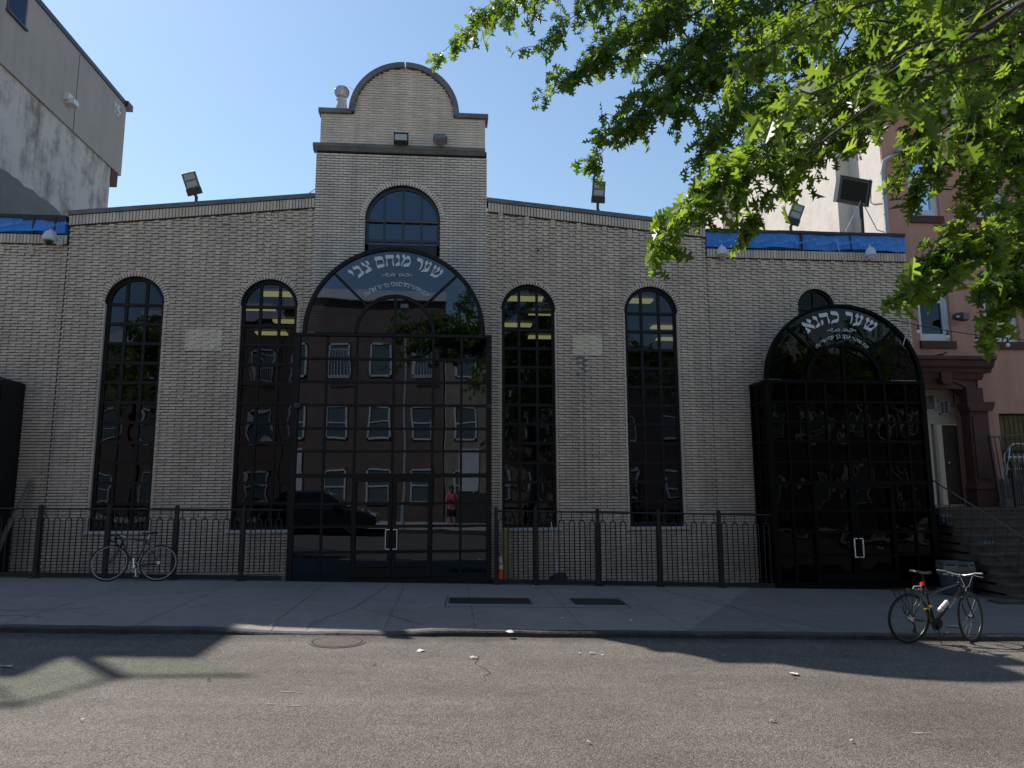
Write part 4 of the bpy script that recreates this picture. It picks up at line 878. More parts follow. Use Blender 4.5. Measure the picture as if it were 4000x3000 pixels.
# ---------------------------------------------------------------- iron fences along the pavement
def fence_z(x): return (1.555-.0115*(x+8.8)) if x < -3 else (1.45-.0205*(x-.9))
def base_z(x): return gz(x)
proto = {}
def fence(posts, label, xs0, xs1):
    t = thing('iron_fence', ((xs0+xs1)/2, YF, base_z((xs0+xs1)/2)), label, 'fence')
    b = MB(); b.tube([(xs0, YF, fence_z(xs0)), (xs1, YF, fence_z(xs1))], .024, 8, sq=.8); b.build('top_rail', M['fence_metal'], t)
    b = MB(); b.box(0, 1, 0, 1, 0, 1); b = MB(); b.prism([(xs0, base_z(xs0)+.02), (xs1, base_z(xs1)+.02), (xs1, base_z(xs1)+.10), (xs0, base_z(xs0)+.10)], YF-.02, YF+.02); b.build('bottom_rail', M['fence_metal'], t)
    for i, x in enumerate(posts):
        b = MB(); z = fence_z(x)
        b.box(x-.034, x+.034, YF-.034, YF+.034, base_z(x)-.05, z+.06); b.box(x-.044, x+.044, YF-.044, YF+.044, z-.07, z-.05); b.prism([(x-.038, z+.06), (x+.038, z+.06), (x, z+.085)], YF-.034, YF+.034)
        b.box(x-.09, x+.09, YF-.09, YF+.07, base_z(x)-.03, base_z(x)+.006, 1)
        b.build('post', [M['fence_metal'], M['joint']], t)
    edges = sorted([xs0]+list(posts)+[xs1])
    first = None
    for a, c in zip(edges[:-1], edges[1:]):
        if c-a < .3: continue
        n = max(1, int(round((c-a-.02)/.2155)))
        for k in range(n):
            x = a+(c-a)*(k+.5)/n
            if first is None:
                b = MB(); zt = fence_z(x); zb = base_z(x)+.06; zl = zt-.175; h = .056
                b.tube([(x-h, YF, zb), (x-h, YF, zl-h)]+[(x-h*math.cos(math.pi*i/8), YF, zl-h+h*math.sin(math.pi*i/8)) for i in range(1, 8)]+[(x+h, YF, zl-h), (x+h, YF, zb)], .0115, 6)
                b.tube([(x, YF, zl), (x, YF, zt)], .008, 6); b.torus((x, YF, zl-.012), .022, .004, n=12, m=5) if False else None
                first = b.build('baluster', M['fence_metal'], t); x0f = x; z0f = fence_z(x)
            else:
                o = first.copy(); COL.objects.link(o); o.parent = t; o.location = (x-x0f, 0, fence_z(x)-z0f-.0)
    return t
fence([-9.35, -8.04, -6.75, -5.45, -4.15], 'black iron fence with hooped bars left of the middle entrance', -9.9, -3.36)
fence([.93, 1.75, 3.06, 4.36, 5.67], 'black iron fence with hooped bars between the two entrances', .90, 6.82)

# ---------------------------------------------------------------- roof lights, cameras, fittings
def led_flood(name, x, y, z, roll, label, yaw=0):
    """shoebox floodlight on a short knuckled pole; (x,z) is the pole foot"""
    t = thing(name, (x, y, z), label, 'floodlight', 'floodlights on the roof edge')
    b = MB(); b.tube([(x, y, z-.1), (x, y, z+.22)], .035, 10); b.tube([(x+.03, y, z+.0), (x+.03, y, z+.12)], .018, 6); b.lathe([(0,-.03),(.03,-.03),(.03,.03),(0,.03)], n=10, M=Matrix.Translation((x, y, z+.22))@Matrix.Rotation(rad(90),4,'X')); b.build('pole', M['lamp_black'], t)
    Mx = Matrix.Translation((x, y, z+.20))@Matrix.Rotation(yaw, 4, 'Z')@Matrix.Rotation(roll, 4, 'Y')@Matrix.Rotation(rad(14), 4, 'X')
    b = MB(); b.box(-.03, .03, -.03, .03, 0, .08, M=Mx); b.box(-.165, .165, -.035, .035, .07, .22, M=Mx); b.box(-.155, .155, -.02, .03, .22, .58, M=Mx); b.build('housing', M['lamp_black'], t, bevel=.006)
    for z0, z1 in ((.245, .375), (.41, .54)):
        b = MB(); b.box(-.115, .115, -.028, -.02, z0, z1, M=Mx); b.build('lens', M['lamp_lens'], t)
    b = MB()
    for k in range(10):
        for zz in (.556, .392, .232): b.box(-.13+k*.028, -.118+k*.028, -.03, -.021, zz-.006, zz+.006, M=Mx)
    for k in range(9):
        for xx in (-.138, .138): b.box(xx-.006, xx+.006, -.03, -.021, .25+k*.033, .262+k*.033, M=Mx)
    b.build('lens_beads', M['led'], t)
led_flood('floodlight', -5.84, YW+.15, roofL(-5.84)-.02+.0, rad(-17), 'floodlight leaning left on the roof left of the tower')
led_flood('floodlight', 3.43, YW+.15, roofR(3.43)-.0, rad(2), 'upright floodlight on the sloping roof right of the tower')
led_flood('floodlight', 8.19, YW+.15, 7.98, rad(18), 'floodlight leaning right above the blue membrane')
t = thing('floodlight', (10.03, 16.6, 8.1), 'large square black floodlight against the cream wall', 'floodlight')
Mx = Matrix.Translation((9.97, 16.25, 9.24))@Matrix.Rotation(rad(10), 4, 'Z')@Matrix.Rotation(rad(3), 4, 'Y')@Matrix.Rotation(rad(14), 4, 'X')
b = MB(); b.box(-.44, .44, -.05, .12, -.30, .30, M=Mx); b.box(-.47, .47, -.07, -.05, -.33, -.30, M=Mx); b.box(-.47, .47, -.07, -.05, .30, .33, M=Mx); b.box(-.47, -.44, -.07, -.05, -.33, .33, M=Mx); b.box(.44, .47, -.07, -.05, -.33, .33, M=Mx); b.build('housing', M['lamp_black'], t)
b = MB(); b.box(-.36, .36, -.062, -.05, -.24, .25, M=Mx); b.build('lens', mat('dark_lens', (.008,.008,.009), .6, spec=.2), t)
b = MB(); b.tube([(10.4, 16.3, 9.55), (10.5, 16.3, 9.6), (10.9, 17.0, 9.3), (10.95, 17.0, 9.25)], .015, 6); b.tube([(10.25, 16.3, 8.95), (10.95, 16.9, 8.5)], .012, 6); b.build('bracket', M['galv'], t)
b = MB(); b.tube([(10.02, 16.05, 7.95), (10.03, 16.05, 8.79)], .045, 12); tag(b.build('roof_pipe', M['rubber'], loc=(10.02, 16.05, 7.95)), 'short thick black pipe standing on the blue edged roof', 'pipe')
b = MB(); b.tube([tuple(at(3362, 785, 16.2)), tuple(at(3300, 910, 15.95))], .006, 5); tag(b.build('cable', M['plastic_white'], loc=tuple(at(3300, 910, 15.95))), 'thin cable running from the square floodlight down to the roof edge', 'cable')
# tower lights
t = thing('floodlight', (-1.22, 15.7, 9.80), 'boxy floodlight with a clear front at the middle of the tower ledge', 'floodlight')
Mx = Matrix.Translation((-1.22, 15.66, 9.89))@Matrix.Rotation(rad(-12), 4, 'X')
b = MB(); b.box(-.165, .165, -.06, .08, -.10, .12, M=Mx); b.box(-.175, .175, -.075, -.06, .10, .125, M=Mx); b.build('housing', M['lamp_black'], t)
b = MB(); b.box(-.135, .135, -.065, -.058, -.075, .09, M=Mx); b.build('lens', M['lamp_lens'], t); b = MB(); b.box(-.02, .02, -.02, .02, -.15, -.09, M=Mx); b.build('bracket', M['lamp_black'], t)
t = thing('floodlight', (-.32, 15.7, 9.80), 'small grey box light tilted to the right on the tower ledge', 'floodlight')
Mx = Matrix.Translation((-.32, 15.68, 9.93))@Matrix.Rotation(rad(-28), 4, 'Y')@Matrix.Rotation(rad(-35), 4, 'X')@Matrix.Rotation(rad(20), 4, 'Z')
b = MB(); b.box(-.14, .14, -.09, .09, -.11, .11, M=Mx); b.build('housing', M['stucco_dark'], t, bevel=.012)
b = MB(); b.tube([(-.32, 15.72, 9.80), (-.32, 15.70, 9.9)], .03, 6); b.build('bracket', M['lamp_black'], t)
# turbine vent on the tower roof
t = thing('turbine_vent', (-2.9, 17.5, 10.9), 'round galvanised turbine vent behind the tower shoulder', 'roof vent')
b = MB(); b.lathe([(.17,-.3),(.17,.35),(.15,.62),(.12,.80),(.135,.82),(.135,.84),(.11,.88)], (-2.9,17.5,11.0), 20); b.build('stack', M['galv'], t)
b = MB()
for k in range(18):
    a = 2*math.pi*k/18; P = [(.06,.0),(.15,.03),(.19,.11),(.19,.19),(.14,.27),(.04,.31)]
    for i in range(len(P)-1):
        q = []
        for rr, zz, da in ((P[i][0],P[i][1],0),(P[i+1][0],P[i+1][1],0),(P[i+1][0]*.86,P[i+1][1],.3),(P[i][0]*.86,P[i][1],.3)): q.append((-2.9+rr*math.cos(a+da), 17.5+rr*math.sin(a+da), 11.9+zz))
        b.face(q)
b.build('turbine', M['galv'], t)
b = MB(); b.tube([(-2.7,17.4,12.15),(-2.5,17.2,11.9),(-2.4,17.0,11.7)], .006, 4); b.tube([tuple(at(1205,757,16.2)), tuple(at(1232,738,16.2))], .012, 5)
tag(b.build('cable', M['galv'], loc=(-2.5,17.2,11.9)), 'thin wire hanging between the turbine vent and the tower', 'cable')
def dome_cam(x, z, label, dome_mat):
    t = thing('dome_camera', (x, YW-.05, z), label, 'camera', 'white dome cameras on the brick parapet')
    c = (x, YW-.30, z)
    b = MB(); b.lathe([(.0,.16),(.05,.155),(.09,.12),(.115,.06),(.12,-.02),(.13,-.03),(.12,-.05),(.08,-.06)], c, 20); b.build('hood', M['plastic_white'], t, smooth=True)
    b = MB(); b.lathe([(.085,-.05),(.08,-.09),(.05,-.13),(0,-.14)], c, 16); b.build('dome', dome_mat, t, smooth=True)
    b = MB(); b.tube([(x, YW-.30, z+.15), (x+.0, YW-.28, z+.20), (x+.05, YW-.2, z+.17), (x+.09, YW-.1, z+.02)], .022, 8); b.box(x+.05, x+.16, YW-.09, YW-.04, z-.07, z+.07); b.build('bracket', M['plastic_white'], t)
dome_cam(-8.70, 7.29, 'white dome camera under the left blue membrane', M['lamp_black'])
dome_cam(6.26, 7.33, 'white dome camera with an amber dome under the blue membrane', M['dome'])
dome_cam(9.90, 7.40, 'white dome camera with a trailing cable near the pink house', M['plastic_white'])
b = MB(); P = [at(*q, 15.8) for q in ((3378,998),(3365,1020),(3345,1040),(3320,1040),(3295,1015),(3275,970),(3265,930))]; b.tube([tuple(p) for p in P], .006, 5); tag(b.build('cable', M['plastic_white'], loc=tuple(P[0])), 'white cable looping from the right dome camera', 'cable')
# string of bulbs with its little poles
P = [tuple(at(*q, Y)) for q, Y in (((3478,1252),14.97),((3502,1251),14.9),((3585,1271),14.6),((3700,1292),14.4),((3812,1308),14.2),((3935,1322),14.0),((4060,1334),13.8))]
t = thing('string_lights', P[0], 'black cable of outdoor bulbs strung across the pink house', 'string lights')
b = MB(); b.tube(P, .009, 6); b.build('cord', M['rubber'], t)
bm = mat('bulb_glass', (.75,.74,.74), .25)
for i in (2, 3, 4, 5):
    x, y, z = P[i]; b = MB(); b.tube([(x, y, z+.02), (x, y, z-.06)], .014, 8); b.lathe([(.022,-.05),(.026,-.10)], (x,y,z), 10); s = b.build('socket', M['rubber'], t)
    b = MB(); b.lathe([(.018,-.09),(.034,-.13),(.036,-.16),(.02,-.185),(0,-.19)], (x,y,z), 12); b.build('bulb', bm, t, smooth=True)
b = MB(); b.tube([tuple(at(3553,1264,14.7)), tuple(at(3527,1350,14.75))], .012, 6); tag(b.build('light_pole', M['galv'], loc=tuple(at(3553,1264,14.7))), 'thin white rod holding up the string lights by the right entrance', 'rod')
b = MB(); b.tube([tuple(at(2105,978,15.9)), tuple(at(2100,978,15.82))], .02, 8); tag(b.build('wall_hole_cap', M['rubber'], loc=tuple(at(2105,978,15.9))), 'small black cap on the brick wall just right of the tower', 'cap')
b = MB(); p = at(1160, 1585, 14.95); b.lathe([(0,-.06),(.05,-.05),(.06,0),(.05,.05),(0,.06)], tuple(p), 12, M=None); b.box(p[0]-.02, p[0]+.08, 14.93, 15.0, p[2]-.03, p[2]+.03)
tag(b.build('security_camera', M['lamp_black'], loc=tuple(p)), 'black round camera on the left post of the middle entrance', 'camera')
b = MB(); p = at(1912, 1588, 14.95); b.lathe([(0,-.05),(.04,-.04),(.05,0),(.04,.04),(0,.05)], tuple(p), 12); b.box(p[0]-.06, p[0]+.02, 14.93, 15.0, p[2]-.02, p[2]+.02)
tag(b.build('security_camera', M['lamp_black'], loc=tuple(p)), 'black round camera on the right post of the middle entrance', 'camera')

# ---------------------------------------------------------------- things standing about
t = thing('traffic_cone', (1.02, 15.12, gz(1)), 'orange traffic cone with two white collars behind the iron fence', 'traffic cone')
z0 = gz(1); c = (1.02, 15.14, z0)
b = MB(); b.box(c[0]-.17, c[0]+.17, c[1]-.17, c[1]+.17, z0, z0+.05); b.build('base', M['rubber'], t)
b = MB(); b.lathe([(.145,.045),(.125,.06),(.09,.27),(.062,.40),(.05,.47),(.032,.60),(.02,.64),(0,.645)], c, 24); b.build('body', M['orange'], t, smooth=True)
for za, zb_, ra, rb in ((.29,.38,.089,.070),(.415,.545,.062,.043)):
    b = MB(); b.lathe([(ra,za),(rb,zb_)], c, 24); b.build('collar', M['reflect'], t, smooth=True)
b = MB(); b.box(1.06, 1.17, 15.30, 15.34, -.02, 1.07); b.box(1.17, 1.26, 15.33, 15.37, -.02, 1.08)
for k in range(9):
    for x in (1.115, 1.215): b.box(x-.008, x+.008, 15.295, 15.30, .1+k*.11, .115+k*.11, 1)
tag(b.build('plywood_strip', [M['wood'], M['joint']], loc=(1.16, 15.33, 0)), 'two upright strips of drilled plywood behind the orange cone', 'board')
t = thing('broom', (2.35, 15.5, 0), 'long handled dustpan and broom leaning behind the fence under a window', 'dustpan')
b = MB(); b.tube([(2.19, 15.8, 1.18), (2.24, 15.55, .5), (2.26, 15.45, .17)], .011, 8); b.build('handle', M['sill'], t)
b = MB(); b.prism([(2.12, -.03), (2.45, -.03), (2.47, .06), (2.42, .13), (2.3, .14), (2.2, .10)], 15.38, 15.55); b.build('pan', M['blue_grey'], t)
b = MB(); b.prism([(2.06, -.04), (2.16, -.04), (2.2, .08), (2.14, .08)], 15.34, 15.5); b.build('bristles', M['rubber'], t)
b = MB(); b.bar((-8.72, 15.82, 2.12), (-9.1, 15.15, .25), .09, .03); tag(b.build('wooden_board', M['wood_grey'], loc=(-9.0, 15.2, .25)), 'long grey board leaning on the wall at the left edge', 'board')
b = MB(); b.bar((-8.86, 15.6, 1.45), (-9.02, 15.2, .25), .05, .02); tag(b.build('wooden_board', M['wood_grey'], loc=(-9.0, 15.3, .25)), 'shorter narrow board beside the long leaning one', 'board')
# bin
t = thing('trash_can', (10.41, 14.25, gz(10.4)), 'dark grey round trash can between the right entrance and the stoop', 'trash can')
z0 = gz(10.4); c = (10.41, 14.35, z0)
b = MB(); b.lathe([(0,.01),(.25,.01),(.27,.05),(.325,.60),(.325,.62)], c, 28); b.build('body', mat('grey_plastic', (.055,.065,.08), .5, noise=(5,.12)), t, smooth=True)
b = MB(); b.lathe([(.325,.60),(.345,.61),(.345,.68),(.32,.69)], c, 28); b.build('rim', mat('grey_rim', (.05,.06,.072), .5), t, smooth=True)
for s in (-1, 1):
    b = MB(); b.tube([(c[0]+s*.33, c[1]-.07, z0+.56), (c[0]+s*.385, c[1]-.06, z0+.53), (c[0]+s*.385, c[1]+.06, z0+.53), (c[0]+s*.33, c[1]+.07, z0+.56)], .014, 6); b.build('handle', M['rubber'], t)
b = MB(); b.lathe([(.30,.60),(.33,.66),(.35,.64),(.36,.52),(.345,.40)], c, 9); 
bag = b.build('bin_bag', mat('clear_bag', (.10,.11,.12), .3), t)
# bottled water on the steps
pl = mat('bottle_plastic', (.08,.10,.15), .2); lbm = mat('bottle_label', (.06,.09,.22), .4)
def bottle_pack(x, y, z, n, label, s=1.0):
    t = thing('bottle_pack', (x, y, z), label, 'water bottles', 'water bottles on the stoop')
    for i in range(n):
        bx, by = x+(i % 3)*.09*s, y+(i//3)*.09*s
        b = MB(); b.lathe([(0,0),(.04,0),(.042,.05),(.042,.16),(.03,.2),(.014,.22),(.014,.24)], (bx, by, z), 10); q = b.build('bottle', pl, t, smooth=True)
        b = MB(); b.lathe([(.0431,.07),(.0431,.14)], (bx, by, z), 10); b.build('bottle_label', lbm, q)
    return t
bottle_pack(11.32, 14.62, .53+.0, 5, 'blue labelled water bottles halfway up the stoop')
bottle_pack(10.95, 15.35, 1.07, 6, 'shrink-wrapped water bottles high on the left of the stoop')
bottle_pack(10.78, 15.6, 1.25, 6, 'upper pack of water bottles behind the stair railing')
# litter
def scrap(px, py, w_, l_, label, m_='paper', off=None):
    onroad = py > 2478; p = atg(px, py, -.07 if onroad else 0); x, y = p[0], min(p[1], 16)
    z = (rz(x, y) if onroad else gz(x))+.006; b = MB(); n = 7; a0 = random.random()*6; w_ *= .85; l_ *= .85
    ring = [(x+(w_/2)*math.cos(a0+2*math.pi*k/n)*random.uniform(.6, 1.1), y+l_/2*math.sin(a0+2*math.pi*k/n)*random.uniform(.6, 1.1), z+random.uniform(0, .025)) for k in range(n)]
    cpt = (x, y, z+random.uniform(.012, .03))
    for k in range(n): b.face([ring[k], ring[(k+1) % n], cpt])
    tag(b.build('paper_scrap' if m_ == 'paper' else 'dry_leaf', M[m_], loc=(x, y, z)), label, 'litter', 'scraps of litter on the street')
for a in ((1643,2545,.13,.12,'crumpled white scrap on the road below the manhole side'),(1852,2573,.13,.09,'flat white oval scrap in the middle of the sunlit road'),(1990,2471,.16,.18,'crumpled blue and white paper in the gutter'),(2262,2556,.05,.05,'tiny white scrap left of a white strip on the road'),(2312,2556,.12,.05,'narrow white strip of paper on the road'),
          (3103,2637,.14,.13,'folded white paper near the right of the road'),(3100,2652,.08,.05,'small orange wrapper beside the folded white paper','leafdry'),(1460,2600,.07,.05,'dark crushed scrap on the left of the sunlit road','leafdry'),(2355,2563,.05,.04,'small pale scrap right of the white strip'),(2830,2565,.07,.03,'pale flat scrap near the shadow edge on the right'),
          (815,2662,.06,.04,'small white scrap low on the left of the road'),(318,2837,.05,.04,'white fleck near the bottom left corner'),(3020,2840,.10,.05,'brown leaf low on the right of the road','leafdry'),(3330,2930,.05,.04,'white fleck near the bottom right'),(2300,2935,.05,.04,'white fleck near the bottom middle'),(3700,2385+90,.06,.04,'pale scrap near the bicycle wheel'),
          (2083,2292,.07,.05,'white scrap on the sidewalk by the fence post'),(2196,2418,.06,.05,'pale scrap on the sidewalk right of the long grate'),(1854,2434,.05,.05,'pale scrap on the sidewalk below the long grate'),(2465,2428,.09,.05,'pale leaf on the sidewalk right of the short grate'),(2235,2480,.12,.06,'brown leaf in the gutter','leafdry'),(3665,2303,.14,.10,'light blue scrap behind the right bicycle'),(3725,2450,.30,.10,'long pale blue paper lying behind the right bicycle'),
          (22,2608,.2,.07,'pale scrap in the shade at the left edge')):
    scrap(*a)
b = MB(); mp_ = mat('painted_mark', (.24,.21,.17), .8, noise=(20,.4))
for cx, cy, L_, a_ in ((1120,2693,.16,.1),(1060,2745,.12,-.1),(1150,2752,.15,-.05),(1175,2697,.09,.2),(3595,2868,.20,0)):
    p = atg(cx, cy, -.03); x, y = p[0], p[1]; pts = []
    for k in range(14):
        q = 2*math.pi*k/14; r_ = random.uniform(.7, 1.15); pts.append((x+L_/2*math.cos(q)*r_, y+L_*.10*math.sin(q)*r_+a_*L_*.5*math.cos(q)))
    b.face([(u, v_, rz(u, v_)+.005) for u, v_ in pts])
tag(b.build('road_stain', mp_, bpy.data.objects['road']))
# ---------------------------------------------------------------- bicycles
M['spoke'] = mat('dull_spoke', (.14,.14,.14), .5, metal=.5)
def bicycle(name, rear, front, lean, steer, style, label):
    rear = Vector(rear); front = Vector(front); d = front-rear; wb = d.length
    X = d.normalized(); Yv = Vector((0,0,1)).cross(X).normalized(); Zv = X.cross(Yv)
    R0 = Matrix((( X.x, Yv.x, Zv.x),(X.y, Yv.y, Zv.y),(X.z, Yv.z, Zv.z))).to_4x4()
    Mx = Matrix.Translation(rear)@Matrix.Rotation(lean, 4, X)@R0
    t = thing(name, tuple(rear), label, 'bicycle')
    R_ = .345
    black = mat(name+'_paint', (.012,.012,.013) if style == 'hybrid' else (.03,.028,.03), .25, coat=.4)
    rimm = mat(name+'_rim', (.12,.11,.09) if style == 'hybrid' else (.40,.38,.38), .35, metal=.8 if style == 'hybrid' else .3)
    chrome = M['steel']
    def T(p): return Mx@Vector(p)
    hd = Vector((-math.cos(rad(72)), 0, math.sin(rad(72))))          # head axis, from axle up
    fa = Vector((wb, 0, R_)); crown = fa+Vector((-.045, 0, 0))+hd*.38; htop = crown+hd*(.15 if style == 'hybrid' else .12)
    St = Matrix.Translation(crown)@Matrix.Rotation(steer, 4, hd)@Matrix.Translation(-crown)
    def F(p): return Mx@(St@Vector(p))
    bb = Vector((.43, 0, .275)); sc_ = Vector((.27, 0, .76 if style == 'hybrid' else .80)); ra = Vector((0, 0, R_))
    def wheel(c, G, nsp, seed):
        ax = (G(c+Vector((0,1,0)))-G(c)).normalized()
        b = MB(); b.torus(G(c), R_-.014, .0155, ax, 56, 8); w_ = b.build('wheel', M['rubber'], t, smooth=True)
        b = MB(); b.torus(G(c), R_-.037, .0095 if style == 'hybrid' else .0115, ax, 56, 6, sq=1.1); b.build('rim', rimm, w_, smooth=True)
        b = MB(); Q = G(c); u = (G(c+Vector((1,0,0)))-Q).normalized(); v_ = ax.cross(u)
        for k in range(nsp):
            a = 2*math.pi*k/nsp; s_ = (-1)**k; dd = u*math.cos(a)+v_*math.sin(a); h0 = u*math.cos(a+s_*1.2)*.02+v_*math.sin(a+s_*1.2)*.02+ax*s_*.028
            b.tube([Q+h0, Q+dd*(R_-.04)], .0011, 4, caps=False)
        b.build('spokes', M['spoke'], w_)
        b = MB(); b.tube([Q-ax*.05, Q-ax*.03, Q-ax*.028, Q+ax*.028, Q+ax*.03, Q+ax*.05], [.008,.012,.022,.022,.012,.008], 10); b.build('hub', M['spoke'], w_)
    wheel(ra, T, 28, 1); wheel(fa, F, 28, 2)
    hb = crown+hd*.02
    b = MB(); tt = .017 if style == 'hybrid' else .0145
    ttop = sc_-Vector((-.02, 0, .05 if style == 'hybrid' else .01))
    b.tube([T(bb), T(sc_)], tt, 10)
    if style == 'hybrid': b.tube([T(sc_-Vector((-.01,0,.075))), T(sc_+Vector((.12,0,-.07))), T(htop-hd*.02)], [.015,.015,.019], 10)
    else: b.tube([T(sc_-Vector((0,0,.02))), T(htop-hd*.025)], .013, 10)
    b.tube([T(bb), T(hb+hd*.01)], .022 if style == 'hybrid' else .0155, 10); b.tube([T(hb-hd*.02), T(htop)], .021, 10)
    for s in (-1, 1):
        b.tube([T(bb+Vector((-.02,s*.03,0))), T(ra+Vector((0,s*.055,0)))], .0095, 8); b.tube([T(sc_+Vector((0,s*.015,-.06))), T(ra+Vector((0,s*.055,0)))], .0075, 8)
    b.tube([T(bb-Vector((0,.04,0))), T(bb+Vector((0,.04,0)))], .024, 12); b.build('frame', black, t, smooth=True)
    b = MB()
    for s in (-1, 1): b.tube([F(crown+Vector((0,s*.045,0))), F(crown-hd*.2+Vector((0,s*.05,0))), F(fa+Vector((0,s*.05,0)))], [.014,.012,.008], 8)
    b.tube([F(crown-Vector((0,.05,0))), F(crown+Vector((0,.05,0)))], .017, 8); b.build('fork', black, t, smooth=True)
    # seat, cranks, chain, bars
    sp = sc_+(sc_-bb).normalized()*(.20 if style == 'hybrid' else .10)
    b = MB(); b.tube([T(sc_), T(sp)], .0135, 10); b.build('seat_post', chrome if style != 'hybrid' else black, t)
    b = MB(); n = 11; rows_ = []
    for i in range(n):
        u = i/(n-1); x = -.13+.27*u; w_ = .073*(1-u)**1.3+.02+.004*math.cos(u*6); z = .045+.012*math.cos(u*4.5)
        rows_.append([(x, -w_, z-.028), (x, -w_*.8, z), (x, 0, z+.006), (x, w_*.8, z), (x, w_, z-.028), (x, 0, z-.035)])
    B0 = len(b.v)
    for r_ in rows_: b.v += [tuple(T(sp+Vector(p))) for p in r_]
    for i in range(n-1):
        for k in range(6): j = (k+1) % 6; b.f.append((B0+i*6+k, B0+i*6+j, B0+(i+1)*6+j, B0+(i+1)*6+k)); b.m.append(0); b.t.append(.5)
    b.f.append(tuple(B0+k for k in range(6))); b.f.append(tuple(B0+(n-1)*6+k for k in range(6))); b.m += [0,0]; b.t += [.5,.5]
    b.build('saddle', mat(name+'_saddle', (.03,.03,.03), .35), t, smooth=True)
    b = MB(); ax = (T((0,1,0))-T((0,0,0))).normalized(); side = -1 if style == 'hybrid' else 1
    cr = bb+Vector((0, side*.052, 0)); b.torus(T(cr), .082, .006, ax, 32, 6); b.tube([T(cr-Vector((0,.003,0))), T(cr+Vector((0,.003,0)))], .085 if style == 'hybrid' else .03, 24)
    for k in range(5): a = 1.256*k; b.bar(T(cr), T(cr+Vector((.08*math.cos(a),0,.08*math.sin(a)))), .012, .005)
    b.build('chainring', M['rubber'] if style == 'hybrid' else chrome, t)
    b = MB(); b.tube([T(ra+Vector((0,side*.04,0))), T(ra+Vector((0,side*.062,0)))], [.05 if style == 'hybrid' else .035, .03], 18); b.build('cassette', chrome, t)
    b = MB(); b.tube([T(ra+Vector((0,side*.045,.035))), T(cr+Vector((0,0,.083)))], .004, 5)
    if style == 'hybrid':
        rd = ra+Vector((.05,side*.05,-.16)); b.tube([T(cr+Vector((0,0,-.083))), T(rd+Vector((0,0,-.03)))], .004, 5)
    else: b.tube([T(cr+Vector((0,0,-.083))), T(ra+Vector((0,side*.045,-.035)))], .004, 5)
    b.build('chain', M['iron'], t)
    if style == 'hybrid':
        b = MB(); b.tube([T(ra+Vector((.01,side*.055,-.03))), T(ra+Vector((.045,side*.06,-.09))), T(rd)], .013, 6); b.tube([T(rd-Vector((0,.006,0))), T(rd+Vector((0,.006,0)))], .03, 10); b.build('derailleur', M['lamp_black'], t)
    ca = rad(-88) if style == 'hybrid' else rad(80)
    for s in (-1, 1):
        a = ca if s == side else ca+math.pi; e = bb+Vector((.165*math.cos(a), s*.075, .165*math.sin(a))); b = MB(); b.bar(T(bb+Vector((0,s*.06,0))), T(e), .022, .012); c_ = b.build('crank', chrome if style != 'hybrid' else black, t)
        b = MB(); b.bar(T(e+Vector((-.045,s*.055,0))), T(e+Vector((.045,s*.055,0))), .07, .018); b.tube([T(e), T(e+Vector((0,s*.1,0)))], .006, 6); b.build('pedal', M['lamp_black'] if s == side else chrome, c_)
    st = htop+hd*(.07 if style == 'hybrid' else .035); 
    if style == 'hybrid':
        cl = st+Vector((.085,0,.02)); b = MB(); b.tube([F(htop), F(st)], .016, 8); b.tube([F(st-hd*.02), F(cl)], .017, 8); b.build('stem', M['lamp_black'], t)
        b = MB(); b.tube([F(cl+Vector((-.05,-.31,.045))), F(cl+Vector((-.03,-.2,.035))), F(cl+Vector((0,-.06,0))), F(cl+Vector((0,.06,0))), F(cl+Vector((-.03,.2,.035))), F(cl+Vector((-.05,.31,.045)))], .0125, 8); h = b.build('handlebar', mat('satin_bar', (.35,.35,.34), .3, metal=.6), t, smooth=True)
        for s in (-1, 1):
            b = MB(); b.tube([F(cl+Vector((-.032,s*.19,.036))), F(cl+Vector((-.05,s*.315,.046)))], .0165, 8); b.build('grip', mat('grip_rubber', (.09,.085,.08), .5), h)
            b = MB(); b.tube([F(cl+Vector((-.01,s*.15,.02))), F(cl+Vector((.045,s*.19,-.005))), F(cl+Vector((.04,s*.27,-.01)))], .0055, 6); b.tube([F(cl+Vector((0,s*.13,.02))), F(cl+Vector((.02,s*.135,-.02)))], .013, 8); b.build('brake_lever', chrome, h)
            b = MB(); b.tube([F(cl+Vector((.0,s*.13,0))), F(cl+Vector((.13,s*.08,-.03))), F(cl+Vector((.13,s*.03,-.16))), F(crown+Vector((.05,s*.02,.05)))], .003, 5); b.build('brake_cable', M['plastic_white'], t)
    else:
        cl = st+Vector((.10,0,.005)); b = MB(); b.tube([F(htop), F(st)], .013, 8); b.tube([F(st-hd*.01), F(cl)], .016, 8); b.build('stem', M['sill'], t)
        b = MB()
        for s in (-1, 1):
            b.tube([F(cl), F(cl+Vector((0,s*.16,0))), F(cl+Vector((.03,s*.2,0))), F(cl+Vector((.085,s*.2,-.015))), F(cl+Vector((.115,s*.2,-.06))), F(cl+Vector((.10,s*.2,-.115))), F(cl+Vector((.05,s*.2,-.145))), F(cl+Vector((-.02,s*.2,-.15)))], .014, 8)
            b.tube([F(cl+Vector((.10,s*.2,-.015))), F(cl+Vector((.13,s*.2,.03))), F(cl+Vector((.14,s*.2,-.02))), F(cl+Vector((.13,s*.2,-.1)))], .010, 6)
        b.build('drop_handlebar', M['rubber'], t, smooth=True)
    for c0, G, fr_ in ((crown, F, 1), (sc_+(ra-sc_)*.38, T, 0)):
        b = MB()
        for s in (-1, 1): b.tube([G(c0+Vector((.02 if fr_ else 0,s*.035,-.03))), G(c0+Vector((.03 if fr_ else -.02,s*.04,.05 if fr_ else .03)))], .008, 6)
        b.build('brake', chrome, t)
